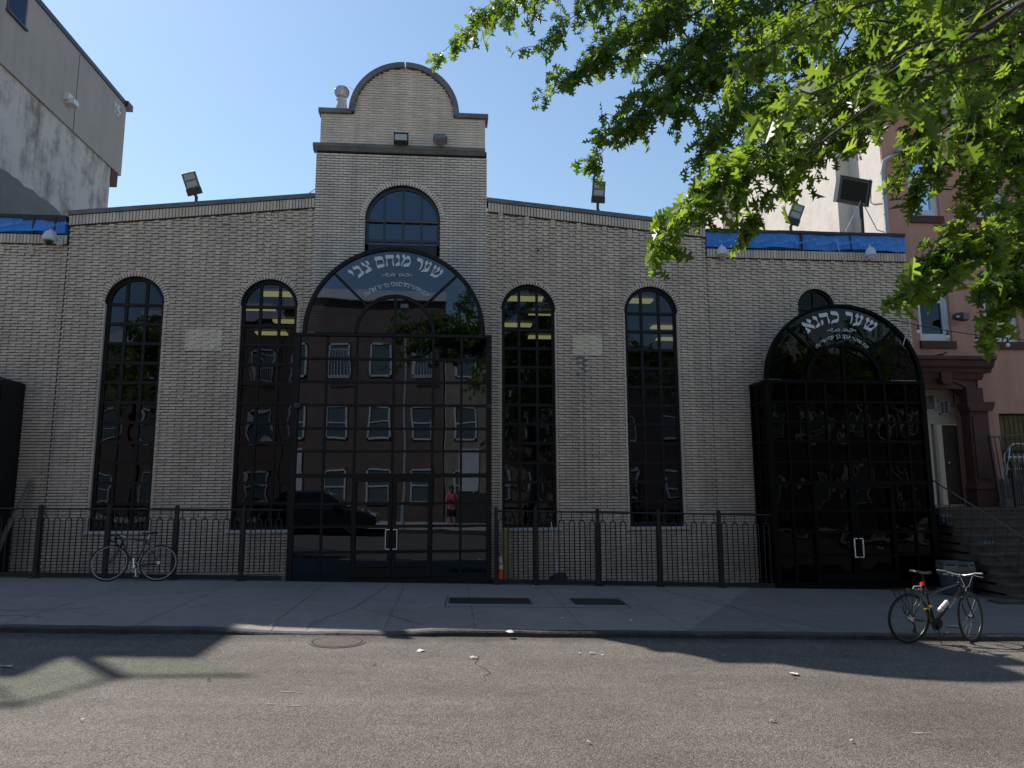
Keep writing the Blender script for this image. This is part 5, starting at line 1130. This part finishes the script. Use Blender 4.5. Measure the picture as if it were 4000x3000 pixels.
    if style == 'hybrid':
        # rack, bottle, rear light, kickstand, tyre reflectors, frame lettering
        rk = .74; b = MB()
        for s in (-1, 1):
            b.tube([T((-.30,s*.05,rk)), T((.20,s*.05,rk+.0)), T((.27,s*.02,rk-.03))], .006, 6)
            for x in (-.24, -.13, -.0): b.tube([T((x,s*.055,rk)), T((0,s*.065,R_+.03))], .005, 5)
        for x in (-.30, -.2, -.1, 0, .1, .19): b.tube([T((x,-.05,rk)), T((x,.05,rk))], .005, 5)
        b.tube([T((-.30,-.05,rk)), T((-.30,.05,rk))], .007, 5); b.box(-.30, .2, -.012, .012, rk-.002, rk+.004, M=Mx); b.build('rear_rack', black, t)
        b = MB(); b.tube([T((.06,0,rk+.01)), T((.08,0,rk+.045)), T((.19,0,rk+.045)), T((.21,0,rk+.01))], .008, 6); b.build('rack_clip', M['sill'], t)
        p = sc_+(sc_-bb).normalized()*.06+Vector((-.035,0,0)); b = MB(); b.tube([T(p+Vector((-.02,0,0))), T(p+Vector((.012,0,0)))], .028, 12); b.build('rear_light', mat('red_lens', (.7,.05,.02), .3), t)
        dd = (hb-bb).normalized(); nn = Vector((-dd.z,0,dd.x)); p = bb+dd*.17+nn*.06
        b = MB(); b.tube([T(p), T(p+dd*.02), T(p+dd*.12), T(p+dd*.135), T(p+dd*.15), T(p+dd*.185), T(p+dd*.2)], [.03,.036,.036,.032,.036,.034,.02], 14); bt = b.build('bottle', mat('bottle_white', (.72,.68,.70), .35), t, smooth=True)
        b = MB(); b.tube([T(p+dd*.2), T(p+dd*.215), T(p+dd*.235)], [.024,.022,.012], 12); b.build('bottle_cap', M['rubber'], bt)
        b = MB(); b.torus(T(p+dd*.06), .038, .003, T(dd)-T((0,0,0)), 20, 5); b.tube([T(p-nn*.04), T(p-dd*.01)], .006, 6); b.build('bottle_cage', mat('blue_cage', (.05,.05,.35), .4), t)
        b = MB(); b.tube([T((.37,-side*.03,.29)), T((.42,side*.14,.02))], .008, 6); b.build('kickstand', M['lamp_black'], t)
        b = MB(); b.tube([T((.30,side*.03,.50)), T((.37,side*.03,.515))], [.018,.014], 10); b.tube([T((.22,side*.035,.47)), T((.29,side*.03,.49))], .010, 8); b.build('u_lock', mat('yellow_plastic', (.62,.42,.02), .4), t)
        Q = T(ra); b = MB(); axr = (T((0,1,0))-T((0,0,0))).normalized(); b.torus(Q, R_-.005, .012, axr, 12, 6, 2.3, 3.0); b.torus(F(fa), R_-.03, .011, (F(fa+Vector((0,1,0)))-F(fa)).normalized(), 8, 6, .45, .8)
        b.build('tyre_reflector', M['sill'], t)
        dn = T(hb)-T(bb); q0 = bb+dd*.30+Vector((0,side*.025,0))-nn*.014
        cu = bpy.data.curves.new('t', 'FONT'); cu.body = 'GIANT'; cu.size = .052; cu.offset = .0015; cu.shear = .2; ob = bpy.data.objects.new('t', cu); COL.objects.link(ob); bpy.context.view_layer.update()
        me = bpy.data.meshes.new_from_object(ob.evaluated_get(bpy.context.evaluated_depsgraph_get())); b = MB()
        for pl_ in me.polygons: b.face([T(q0+dd*me.vertices[i].co.x*1.15+nn*me.vertices[i].co.y) for i in pl_.vertices])
        bpy.data.objects.remove(ob); b.build('frame_lettering', M['letter'], t)
    return t
r0 = atg(3537, 2505, -.07); r0 = (r0[0], 10.02); f0 = atg(3795, 2510, -.07)
rx = float(at(3537, 2500, 10.0)[0]); fx = float(at(3792, 2500, 10.10)[0])
bicycle('bicycle', (rx, 9.93, rz(rx, 9.9)), (fx, 10.09, rz(fx, 10.1)), rad(5), rad(20), 'hybrid', 'black hybrid bicycle with a rear rack and white bottle standing at the kerb')
lx = float(at(415, 2280, 14.62)[0]); lrx = float(at(608, 2278, 14.7)[0])
bicycle('bicycle', (lrx, 14.72, gz(lrx)), (lx, 14.60, gz(lx)), rad(-13)*-1 if False else rad(13), rad(0), 'road', 'dark road bicycle with pale rims leaning on the iron fence')

# ---------------------------------------------------------------- the pin oak
leafm = bpy.data.materials.new('oak_leaf'); leafm.use_nodes = True; q = leafm.node_tree; N = q.nodes; L = q.links; bs = N['Principled BSDF']
a_ = N.new('ShaderNodeAttribute'); a_.attribute_name = 'tint'
cr_ = N.new('ShaderNodeValToRGB'); cr_.color_ramp.elements[0].color = (.028,.062,.018,1); cr_.color_ramp.elements[1].color = (.10,.17,.028,1); L.new(a_.outputs['Fac'], cr_.inputs[0])
L.new(cr_.outputs[0], bs.inputs['Base Color']); bs.inputs['Roughness'].default_value = .38; bs.inputs['Specular IOR Level'].default_value = .55
tl = N.new('ShaderNodeBsdfTranslucent'); c2_ = N.new('ShaderNodeValToRGB'); c2_.color_ramp.elements[0].color = (.14,.28,.02,1); c2_.color_ramp.elements[1].color = (.44,.60,.05,1); L.new(a_.outputs['Fac'], c2_.inputs[0]); L.new(c2_.outputs[0], tl.inputs[0])
mx_ = N.new('ShaderNodeMixShader'); mx_.inputs[0].default_value = .5; L.new(bs.outputs[0], mx_.inputs[1]); L.new(tl.outputs[0], mx_.inputs[2]); L.new(mx_.outputs[0], N['Material Output'].inputs[0])
M['bark'] = mat('oak_bark', (.045,.036,.030), .9, noise=(9,.35), bump=(25,.8,.02))
HALF = np.array([(.0,.0),(.10,.012),(.17,.05),(.13,.20),(.09,.31),(.20,.25),(.29,.10),(.36,.075),(.40,.25),(.36,.44),(.50,.36),(.55,.13),(.62,.085),(.68,.24),(.72,.36),(.80,.26),(.82,.10),(.92,.09),(1.0,.0)])
class Tree:
    def __init__(s, seed): s.r = np.random.default_rng(seed); s.V = []; s.n = 0; s.T = []; s.w = MB()
    def leaf(s, p, d, nrm, size, t):
        d = d/np.linalg.norm(d); sd = np.cross(d, nrm); l_ = np.linalg.norm(sd)
        if l_ < 1e-4: return
        sd /= l_; nrm = np.cross(sd, d)
        fold = s.r.uniform(.05, .45); cv = s.r.uniform(-.35, .75)
        for sg in (-1, 1):
            u = HALF[:, 0]; v = HALF[:, 1]*s.r.uniform(.85, 1.1)
            P = p+size*(np.outer(u, d)+np.outer(v*sg, sd)+np.outer(-cv*u*u+fold*v, nrm))
            if sg < 0: P = P[::-1]
            s.V.append(P); s.T.append(t)
    def twig(s, a, c, n, size, droop=.5, w_=.004):
        a = np.array(a); c = np.array(c); s.w.tube([tuple(a), tuple((a+c)/2+np.array([0,0,.03])), tuple(c)], [w_, w_*.8, w_*.5], 4, caps=False)
        for k in range(n):
            u = (k+.5)/n; p = a+(c-a)*u+np.array([0,0,.06*u*(1-u)])
            d = (c-a)/max(1e-3, np.linalg.norm(c-a))*.5+s.r.normal(0, .75, 3); d[2] -= droop
            nr = s.r.normal(0, .55, 3)+np.array([0,0,1.]); s.leaf(p+s.r.normal(0,.008,3), d, nr, size*s.r.uniform(.7, 1.2), float(np.clip(s.r.normal(.5, .27), 0, 1)))
    def spray(s, a, c, nt_, tl_, nl, size, droop=.5, w_=.009):
        a = np.array(a, float); c = np.array(c, float); m_ = (a+c)/2+np.array([0,0,.12*np.linalg.norm(c-a)])
        pts = [a*(1-u)**2+2*m_*u*(1-u)+c*u*u for u in np.linspace(0, 1, 9)]
        s.w.tube([tuple(p) for p in pts], list(np.linspace(w_, .003, 9)), 5, caps=False)
        D = (c-a)/np.linalg.norm(c-a)
        for k in range(nt_):
            u = s.r.uniform(.05, 1) if k else 1.; i = min(7, int(u*8)); f_ = u*8-i; p = pts[i]*(1-f_)+pts[i+1]*f_
            q = D*.7+s.r.normal(0, .6, 3); q[2] -= droop*.6; q /= np.linalg.norm(q); e = p+q*tl_*s.r.uniform(.5, 1.15)*(1.1-.5*u)
            s.twig(p, e, nl, size, droop)
    def build(s, root, name='crown'):
        V = np.concatenate(s.V); n = len(s.V); L_ = len(HALF)
        me = bpy.data.meshes.new(name); me.vertices.add(len(V)); base = np.array(WL[root.name]); me.vertices.foreach_set('co', (V-base).astype(np.float32).ravel())
        me.loops.add(n*L_); me.loops.foreach_set('vertex_index', np.arange(n*L_, dtype=np.int32)); me.polygons.add(n); me.polygons.foreach_set('loop_start', np.arange(0, n*L_, L_, dtype=np.int32))
        at_ = me.attributes.new('tint', 'FLOAT', 'FACE'); at_.data.foreach_set('value', np.array(s.T, dtype=np.float32)); me.materials.append(leafm); me.update(calc_edges=True); me.validate()
        o = bpy.data.objects.new(name, me); COL.objects.link(o); o.parent = root; WL[o.name] = WL[root.name]
        s.w.build('branches', M['bark'], root)
        return n
TX, TY = 6.4, .25
oak = thing('oak_tree', (TX, TY, rz(TX, 1)), 'pin oak whose sunlit lobed leaves hang over the top right of the view', 'tree')
tr = Tree(11)
b = MB(); b.tube([(TX, TY, .0), (TX-.05, TY+.05, 1.5), (TX-.1, TY+.2, 3.2), (TX-.3, TY+.4, 5.2), (TX-.4, TY+.7, 7.5), (TX-.5, TY+.9, 9.5)], [.26,.21,.19,.15,.10,.04], 14); b.build('trunk', M['bark'], oak, smooth=True)
def limb(a, m, c, r0, r1):
    a, m, c = map(lambda v: np.array(v, float), (a, m, c)); tr.w.tube([tuple(a*(1-u)**2+2*m*u*(1-u)+c*u*u) for u in np.linspace(0, 1, 8)], list(np.linspace(r0, r1, 8)), 7, caps=False)
# (from px,py,distance) -> (tip px,py,distance), twigs, twig length, leaves per twig, leaf size
SP = [((2350,-160,8.6),(1715,215,7.9),30,.42,8,.115),((2450,-200,8.5),(1850,60,8.0),26,.42,8,.115),((2500,-120,8.2),(1990,85,7.7),30,.45,8,.115),((2600,-100,8.0),(2090,180,7.5),30,.42,8,.115),
 ((2650,0,7.8),(2155,375,7.3),34,.36,8,.115),((2700,60,7.6),(2300,230,7.2),30,.4,8,.115),((2800,100,7.4),(2330,560,6.9),34,.36,8,.12),((2850,150,7.2),(2315,640,6.8),26,.3,8,.12),((2900,200,7.2),(2480,480,6.8),26,.36,8,.12),
 ((3000,150,7.2),(2640,470,6.8),34,.4,8,.12),((2950,300,6.9),(2720,620,6.5),30,.36,8,.12),((3100,300,6.6),(2780,740,6.2),34,.36,8,.12),
 ((3150,450,5.4),(2700,770,5.0),26,.30,7,.12),((3200,560,5.0),(2530,985,4.7),34,.26,7,.125),((3150,500,5.2),(2620,850,4.9),24,.28,7,.125),((3100,640,5.0),(2920,900,4.8),14,.26,6,.125),
 ((3400,300,6.2),(3080,720,5.8),26,.36,8,.12),((3450,300,6),(3200,650,5.7),24,.34,8,.12),((3600,200,6.2),(3330,540,6.0),28,.4,8,.12),((3850,420,5.4),(3480,700,5.1),18,.30,8,.12),
 ((3950,420,5.6),(3560,760,5.3),24,.30,8,.12),((4050,560,5.2),(3700,900,4.9),24,.30,8,.12),((4100,820,4.6),(3620,1030,4.3),20,.24,7,.13),((4050,900,4.4),(3530,1150,4.15),26,.18,7,.13),((4000,960,4.5),(3600,1110,4.3),12,.22,6,.13),
 ((4150,900,5.0),(3840,1130,4.8),26,.28,8,.12),((4160,1000,4.9),(3900,1200,4.75),24,.25,8,.12),((4120,1120,4.9),(3830,1300,4.7),12,.20,7,.12),((4150,700,5.2),(3880,960,5),26,.34,8,.12),((4150,500,5.4),(3800,700,5.2),28,.36,8,.12)]
for px, py, e, f_ in ((2650,-200,8.2,8),(2900,-150,7.8,7.4),(3100,-200,7.6,7),(3300,-150,7.2,6.8),(3500,-150,7,6.4),(3700,-100,6.6,6),(3900,-100,6.4,5.8),(4100,0,6,5.6),(4150,250,5.8,5.4)):
    for dx, dy in ((-330,260),(-180,420),(-80,300)): SP.append(((px,py,e),(px+dx,py+dy,f_),24,.48,8,.12))
SP += [((4200,-80,5.2),(3500,120,4.9),26,.45,8,.11),((4200,60,5.0),(3600,300,4.7),26,.42,8,.11),((4200,150,4.8),(3800,480,4.5),26,.42,8,.11),((3900,-150,5.2),(3200,60,5.0),26,.45,8,.11),((3600,-100,5.4),(3000,180,5.1),26,.42,8,.11),((3700,60,5.2),(3150,330,4.9),26,.40,8,.11),((3900,150,5.0),(3380,430,4.8),24,.38,8,.11),((4200,400,5.0),(3900,620,4.8),22,.34,8,.11),((3300,60,5.8),(2850,330,5.5),24,.38,8,.11),((3400,180,5.6),(3000,480,5.3),24,.36,8,.11)]
SP += [((2750,-50,8.0),(2480,200,7.6),30,.45,8,.115),((2900,0,8.0),(2600,330,7.5),34,.45,8,.115),((2560,150,7.4),(2200,320,7.2),22,.34,8,.115),((2800,300,7.2),(2420,520,6.9),30,.40,8,.12),((3000,0,8),(2750,300,7.6),30,.5,8,.12),((3050,300,7.4),(2800,560,7),30,.42,8,.12),((3250,250,7),(2980,640,6.6),34,.42,8,.12),((3350,200,7.5),(3150,560,7.2),34,.45,8,.12),((3500,200,7.2),(3350,520,7),34,.45,8,.12),((3750,150,6.8),(3600,560,6.5),34,.42,8,.12),((3950,200,6.4),(3800,560,6.2),34,.42,8,.12),((4050,300,6),(3950,800,5.8),30,.38,8,.12),((2200,-120,8.8),(1830,120,8.3),24,.40,8,.11)]
SP += [((3900,-60,2.35),(2980,200,1.95),13,.24,3,.13),((3850,60,2.3),(2930,310,1.9),12,.22,3,.13),((3900,200,2.3),(3050,560,2.0),13,.24,3,.13),((3900,300,2.2),(3350,600,2.0),13,.22,3,.13),((4100,200,2.3),(3560,420,2.1),11,.22,3,.13),((4150,350,2.3),(3720,640,2.1),10,.22,3,.13),((4200,-50,2.4),(3600,150,2.2),12,.24,3,.13)]
hubs = [np.array(at(*p)) for p in ((3000,-700,8.0),(3700,-500,6.5),(4400,300,5.2),(4500,-300,3.0))]
limb((TX-.35,TY+.5,6.2),(4.5,4,8.2),hubs[0],.07,.03); limb((TX-.3,TY+.4,5.4),(5.0,3.4,6.2),hubs[1],.07,.03); limb((TX-.1,TY+.2,3.4),(5.6,2.6,4.3),hubs[2],.06,.03); limb((TX-.12,TY+.25,3.7),(4.2,1.2,4.4),hubs[3],.05,.03)
for s_, e_, a1, a2, a3, a4 in SP:
    if s_[2] > 3.3: a1 = int(a1*.95); a2 *= 1.12
    else: a4 *= .8; a1 = int(a1*1.2); s_ = (s_[0], s_[1]-90, s_[2]*1.25); e_ = (e_[0], e_[1]-90, e_[2]*1.3)
    A_, E_ = at(*s_), at(*e_); h = min(hubs, key=lambda q: np.linalg.norm(q-A_)); limb(h, (h+A_)/2+np.array([0,0,.1]), A_, *((.015, .008) if s_[2] > 3.3 else (.007, .005)))
    tr.spray(A_, E_, a1, a2, a3, a4, droop=.55)
# the rest of the crown, above and beside the view
for k in range(46):
    th = tr.r.uniform(0, 2*math.pi); el = tr.r.uniform(.0, 1.2); d = np.array([math.cos(th)*math.cos(el), math.sin(th)*math.cos(el), math.sin(el)]); c0 = np.array([TX+.3, TY+.2, 6.2]); A_ = c0+d*1.4; E_ = c0+d*np.array([3.2,3.0,3.4])*tr.r.uniform(.75,1.05); 
    if E_[1] > 1.5 and (E_[0]-0)/max(.1, E_[1]) < .95 and E_[2] < 3+E_[1]*.66: continue
    limb((TX-.2,TY+.3,5.0+tr.r.uniform(0,1.5)), (c0+A_)/2, A_, .05, .02); tr.spray(A_, E_, 22, .8, 7, .16, w_=.02)
for k in range(44):                                             # extra sprays added overhead, out of view toward the sun, to shade the nearest leaves
    A_ = np.array([tr.r.uniform(1.5, 3.5), tr.r.uniform(1.5, 3.5), tr.r.uniform(7.0, 8.5)]); E_ = np.array([tr.r.uniform(-2.4, .6), tr.r.uniform(3.4, 5.6), 0]); E_[2] = max(5.9, 2.6+E_[1]*.84)+tr.r.uniform(.3, 1.6)
    limb(hubs[3] if k % 2 else hubs[1], (hubs[1]+A_)/2+np.array([0,0,.8]), A_, .035, .015); tr.spray(A_, E_, 24, .5, 8, .14, droop=.35)
tr.build(oak)
# street trees further along the near pavement; they stand behind the view and darken the right-hand glass
for k, (x, y, hh, lab) in enumerate(((13.0, .2, 6.2, 'leafy street tree further right on the near sidewalk'), (19.5, .1, 6.6, 'leafy street tree farthest right on the near sidewalk'), (-12.5, .2, 6.2, 'leafy street tree left on the near sidewalk'), (3.9, -2.9, 6.4, 'leafy street tree close behind the photographer'))):
    t = thing('street_tree', (x, y, rz(x, 1)), lab, 'tree', 'street trees on the near sidewalk'); T2 = Tree(30+k)
    b = MB(); b.tube([(x, y, rz(x,1)-.1), (x+.05, y, 2.5), (x-.1, y+.1, 5.5), (x, y, 8.5)], [.22,.18,.12,.04], 12); b.build('trunk', M['bark'], t, smooth=True)
    for j in range(40):
        th = T2.r.uniform(0, 2*math.pi); el = T2.r.uniform(-.35, 1.3); d = np.array([math.cos(th)*math.cos(el), math.sin(th)*math.cos(el), math.sin(el)]); c0 = np.array([x, y, hh])
        A_ = c0+d*1.0; E_ = c0+d*3.3*T2.r.uniform(.75, 1.1); T2.w.tube([(x, y, hh-.8), tuple(A_)], [.05,.02], 6, caps=False); T2.spray(A_, E_, 14, .9, 6, .26, w_=.02)
    T2.build(t)
# ---------------------------------------------------------------- the near side of the street, seen mirrored in the glass
red = mat('red_brick_far', (.14,.098,.08), .9, noise=(1.5,.25,9), bump=(12,.5,.02))
def house(name, x0, x1, yf, h, m_, label, win, cols=4, trim=None, para=.5, stoopx=None):
    t = thing(name, ((x0+x1)/2, yf, 0), label, 'building', 'houses across the street')
    b = MB(); b.box(x0, x1, yf-9, yf, -.5, h); b.build('wall', m_, t)
    b = MB(); b.box(x0-.05, x1+.05, yf-9.1, yf+.25, h, h+para); b.build('parapet', M['sill'], t)
    w_ = (x1-x0)/cols
    for fl in range(int(h//3.3)):
        for c in range(cols):
            cx = x0+w_*(c+.5); z0 = 1.1+fl*3.25
            if z0+1.8 > h: continue
            b = MB(); f = .09
            b.box(cx-.55, cx+.55, yf, yf+.07, z0, z0+f); b.box(cx-.55, cx+.55, yf, yf+.07, z0+1.75-f, z0+1.75); b.box(cx-.55, cx-.55+f, yf, yf+.07, z0, z0+1.75); b.box(cx+.55-f, cx+.55, yf, yf+.07, z0, z0+1.75); b.box(cx-.55, cx+.55, yf, yf+.06, z0+.85, z0+.92)
            o = b.build('window', M['sill'], t); b = MB(); b.box(cx-.5, cx+.5, yf-.02, yf+.02, z0+.05, z0+1.7); b.build('pane', M['pane_far'], o)
            if fl == 2 and c % 2:
                b = MB()
                for k in range(9): b.box(cx-.56+k*.14-.012, cx-.56+k*.14+.012, yf+.3, yf+.33, z0-.1, z0+1.4)
                b.box(cx-.58, cx+.58, yf+.3, yf+.33, z0-.1, z0-.05); b.box(cx-.58, cx+.58, yf+.3, yf+.33, z0+1.35, z0+1.4); b.build('window_bars', M['sill'], o)
    if stoopx is not None:
        b = MB()
        for k in range(9): b.box(stoopx-.9, stoopx+.9, yf, yf+2.4-k*.26, rz(0,1)+k*.17, rz(0,1)+(k+1)*.17)
        b.build('stoop', M['kerb'], t); b = MB(); b.box(stoopx-.5, stoopx+.5, yf, yf+.08, 1.7, 3.9); b.build('door', M['sill'], t)
M['pane_far'] = mat('far_pane', (.10,.13,.14), .15)
house('row_house', -16.5, -9.2, -6.9, 11.0, mat('brown_far', (.15,.10,.08), .9, noise=(1.5,.2)), 'brown row house across the street, mirrored in the left windows', 0, 4)
house('row_house', -9.1, -.4, -6.8, 11.6, red, 'red brick row house mirrored in the middle entrance', 0, 4, stoopx=-8)
house('row_house', -.3, 5.6, -6.9, 10.2, mat('tan_far', (.26,.21,.16), .9, noise=(1.5,.2)), 'tan row house with a stoop, mirrored right of the middle entrance', 0, 3, stoopx=.9)
house('row_house', 5.8, 13.5, -6.9, 9.5, mat('maroon_far', (.08,.065,.06), .9, noise=(1.5,.2)), 'maroon row house mirrored in the right windows', 0, 3)
house('row_house', 13.7, 30, -6.9, 9.0, mat('dark_far', (.07,.06,.055), .9, noise=(1.5,.2)), 'long brick row house farthest right across the street', 0, 7)
house('row_house', -33, -16.7, -6.9, 9.6, red, 'long brick row house farthest left across the street', 0, 7)
# dark car parked at the near kerb
def car():
    x0, y0 = -7.5, 1.25; z = rz(-5, 2)-.0
    t = thing('parked_car', (-5.1, 2.2, z), 'dark parked car mirrored low in the middle entrance', 'car')
    pa = mat('dark_car_paint', (.018,.018,.022), .2, coat=1.); gl = mat('car_glass', (.02,.025,.03), .05)
    body = [(0,.35),(.05,.75),(.25,.98),(1.0,1.06),(3.55,1.03),(4.35,.88),(4.72,.70),(4.78,.38),(4.2,.28),(.5,.28)]
    b = MB(); b.prism([(x0+a, z+c) for a, c in body], y0, y0+1.85); b.build('body', pa, t, bevel=.07)
    cab = [(.35,1.0),(.75,1.55),(1.3,1.66),(2.6,1.64),(3.1,1.42),(3.75,1.02)]
    b = MB(); b.prism([(x0+a, z+c) for a, c in cab], y0+.14, y0+1.71); cb = b.build('cabin', pa, t, bevel=.06)
    for x1, x2 in ((.85, 1.75), (1.85, 2.75)):
        b = MB(); b.prism([(x0+x1, z+1.08), (x0+x2, z+1.08), (x0+x2-.1, z+1.54), (x0+x1+.12, z+1.54)], y0+1.70, y0+1.725); b.build('side_window', gl, cb)
    b = MB(); b.prism([(x0+2.85, z+1.08), (x0+3.5, z+1.08), (x0+2.95, z+1.45), (x0+2.85, z+1.5)], y0+1.70, y0+1.725); b.build('side_window', gl, cb)
    for wx in (.95, 3.85):
        for wy in (y0+.05, y0+1.66):
            c = Vector((x0+wx, wy+.1, z+.34)); b = MB(); b.torus(c, .25, .09, (0,1,0), 32, 8); w_ = b.build('wheel', M['rubber'], t, smooth=True)
            b = MB()
            for k in range(10): a = k*.6283; b.bar(c+Vector((0,.06,0)), c+Vector((.22*math.cos(a),.06,.22*math.sin(a))), .035, .02)
            b.torus(c+Vector((0,.05,0)), .21, .02, (0,1,0), 28, 6); b.build('rim', M['steel'], w_)
    b = MB(); b.box(x0+4.55, x0+4.74, y0+1.4, y0+1.80, z+.66, z+.80); b.build('headlight', M['sill'], t)
    b = MB(); b.box(x0+3.2, x0+3.4, y0+1.83, y0+2.02, z+1.0, z+1.16); b.build('mirror', pa, t)
    b = MB(); b.tube([(x0+.9, y0+1.87, z+1.06), (x0+3.6, y0+1.87, z+1.04)], .012, 6); b.build('trim', M['steel'], t)
car()
# the person with the phone
def skin_obj(name, verts, edges, radii, mat_, parent, sub=2, rootv=0):
    me = bpy.data.meshes.new(name); base = np.array(WL[parent.name]); me.from_pydata([tuple(np.array(v)-base) for v in verts], edges, []); o = bpy.data.objects.new(name, me); COL.objects.link(o); o.parent = parent; WL[o.name] = WL[parent.name]
    me.materials.append(mat_); m_ = o.modifiers.new('skin', 'SKIN'); me.skin_vertices[0].data
    for i, r_ in enumerate(radii): me.skin_vertices[0].data[i].radius = r_ if isinstance(r_, tuple) else (r_, r_)
    me.skin_vertices[0].data[rootv].use_root = True
    s_ = o.modifiers.new('sub', 'SUBSURF'); s_.levels = sub; s_.render_levels = sub
    for p in me.polygons: p.use_smooth = True
    m_.use_smooth_shade = True; return o
def person():
    ox, oy, g = .02, -.42, rz(0, 1)+.06
    t = thing('person', (ox, oy, g), 'person in a pink shirt and black shorts holding up a phone, mirrored in the glass', 'person')
    sk_ = mat('skin', (.42,.25,.18), .55); 
    def P(x, y, z): return (ox+x, oy+y, g+z)
    V = [P(0,0,.95), P(0,0,1.12), P(0,.01,1.32), P(0,0,1.46), P(0,.015,1.54), P(0,.03,1.62), P(0,.03,1.72),
         P(-.10,0,.90), P(-.11,.02,.50), P(-.12,0,.10), P(-.12,.13,.045), P(.10,0,.90), P(.11,.02,.50), P(.12,0,.10), P(.12,.13,.045),
         P(-.18,0,1.43), P(-.24,.06,1.19), P(-.09,.29,1.43), P(-.05,.34,1.50), P(.18,0,1.43), P(.24,.06,1.19), P(.09,.29,1.43), P(.05,.34,1.50)]
    E_ = [(0,1),(1,2),(2,3),(3,4),(4,5),(5,6),(0,7),(7,8),(8,9),(9,10),(0,11),(11,12),(12,13),(13,14),(3,15),(15,16),(16,17),(17,18),(3,19),(19,20),(20,21),(21,22)]
    Rr = [(.15,.11),(.13,.10),(.16,.11),(.10,.08),(.055,.055),(.085,.10),(.07,.08),(.09,.09),(.06,.06),(.04,.04),(.04,.03),(.09,.09),(.06,.06),(.04,.04),(.04,.03),(.055,.055),(.042,.042),(.028,.028),(.03,.022),(.055,.055),(.042,.042),(.028,.028),(.03,.022)]
    skin_obj('person_body', V, E_, Rr, sk_, t)
    pink = mat('pink_shirt', (.75,.10,.17), .8, noise=(4,.12)); blk = mat('black_shorts', (.015,.015,.018), .8)
    skin_obj('shirt', [P(0,0,.93), P(0,0,1.12), P(0,.01,1.34), P(0,0,1.45), P(-.19,0,1.42), P(-.23,.04,1.25), P(.19,0,1.42), P(.23,.04,1.25)], [(0,1),(1,2),(2,3),(3,4),(4,5),(3,6),(6,7)], [(.19,.14),(.175,.13),(.185,.13),(.11,.09),(.075,.075),(.065,.065),(.075,.075),(.065,.065)], pink, t)
    skin_obj('shorts', [P(0,0,.93), P(-.10,0,.84), P(-.115,.02,.55), P(.10,0,.84), P(.115,.02,.55)], [(0,1),(1,2),(0,3),(3,4)], [(.17,.13),(.115,.115),(.10,.10),(.115,.115),(.10,.10)], blk, t)
    hm = mat('dark_hair', (.012,.01,.009), .5); b = MB()
    b.lathe([(0,.125),(.07,.11),(.10,.06),(.105,0),(.10,-.06),(.085,-.1)], (ox, oy+.005, g+1.70), 18); b.build('hair', hm, t, smooth=True)
    b = MB(); b.lathe([(0,-.025),(.012,-.015),(.016,.0),(.009,.03),(0,.04)], (ox, oy+.135, g+1.655), 8)
    for s in (-1, 1): b.lathe([(0,-.01),(.011,0),(0,.01)], (ox+s*.033, oy+.122, g+1.685), 8); b.lathe([(0,-.03),(.012,0),(0,.03)], (ox+s*.088, oy+.03, g+1.67), 8)
    b.box(ox-.022, ox+.022, oy+.115, oy+.126, g+1.603, g+1.611); b.build('face', sk_, t, smooth=True)
    for s in (-1, 1):                                            # hands: palm, four curled fingers and a thumb
        hx = ox+s*.05; hz = g+1.50; b = MB(); b.box(hx-.018, hx+.018, oy+.325, oy+.375, hz-.035, hz+.04)
        for k in range(4): zz = hz+.032-k*.021; L_ = (.030,.034,.032,.025)[k]; b.tube([(hx+s*.012, oy+.37, zz), (hx+s*.016, oy+.393, zz), (hx-s*.002, oy+.402, zz), (hx-s*L_*.7, oy+.401, zz)], [.0085,.0085,.008,.006], 6)
        b.tube([(hx-s*.004, oy+.345, hz-.028), (hx-s*.022, oy+.365, hz-.012), (hx-s*.036, oy+.376, hz+.006)], [.011,.0095,.007], 6); b.build('hand', sk_, t, smooth=True)
        b = MB(); b.prism([(oy-.06, g), (oy+.20, g), (oy+.20, g+.03), (oy+.12, g+.07), (oy+.02, g+.10), (oy-.06, g+.09)], ox+s*.12-.045, ox+s*.12+.045, axis='x'); b.build('shoe', blk, t, bevel=.012)
        b = MB(); b.lathe([(.05,.09),(.05,.17),(.045,.18)], (ox+s*.12, oy, g), 12); b.build('sock', M['sill'], t)
    b = MB(); b.box(ox-.04, ox+.04, oy+.378, oy+.387, g+1.50-.05, g+1.50+.10); tag(b.build('phone', M['lamp_black'], loc=(ox, oy+.38, g+1.5), bevel=.003), 'dark phone held up by the person in pink', 'phone')
person()
# bins and a lamp post by the near kerb, also only seen in the glass
b = MB(); b.tube([(-1.9, .5, rz(-2,1)), (-1.9, .5, 8.4)], [.09,.05], 10); b.tube([(-1.9, .5, 8.2), (-1.9, 1.6, 8.9), (-1.9, 2.4, 8.9)], .04, 8); b.box(-2.05,-1.75,2.3,2.9,8.82,8.95)
tag(b.build('street_lamp', M['galv'], loc=(-1.9,.5,0)), 'grey street lamp standing at the near kerb', 'street lamp')
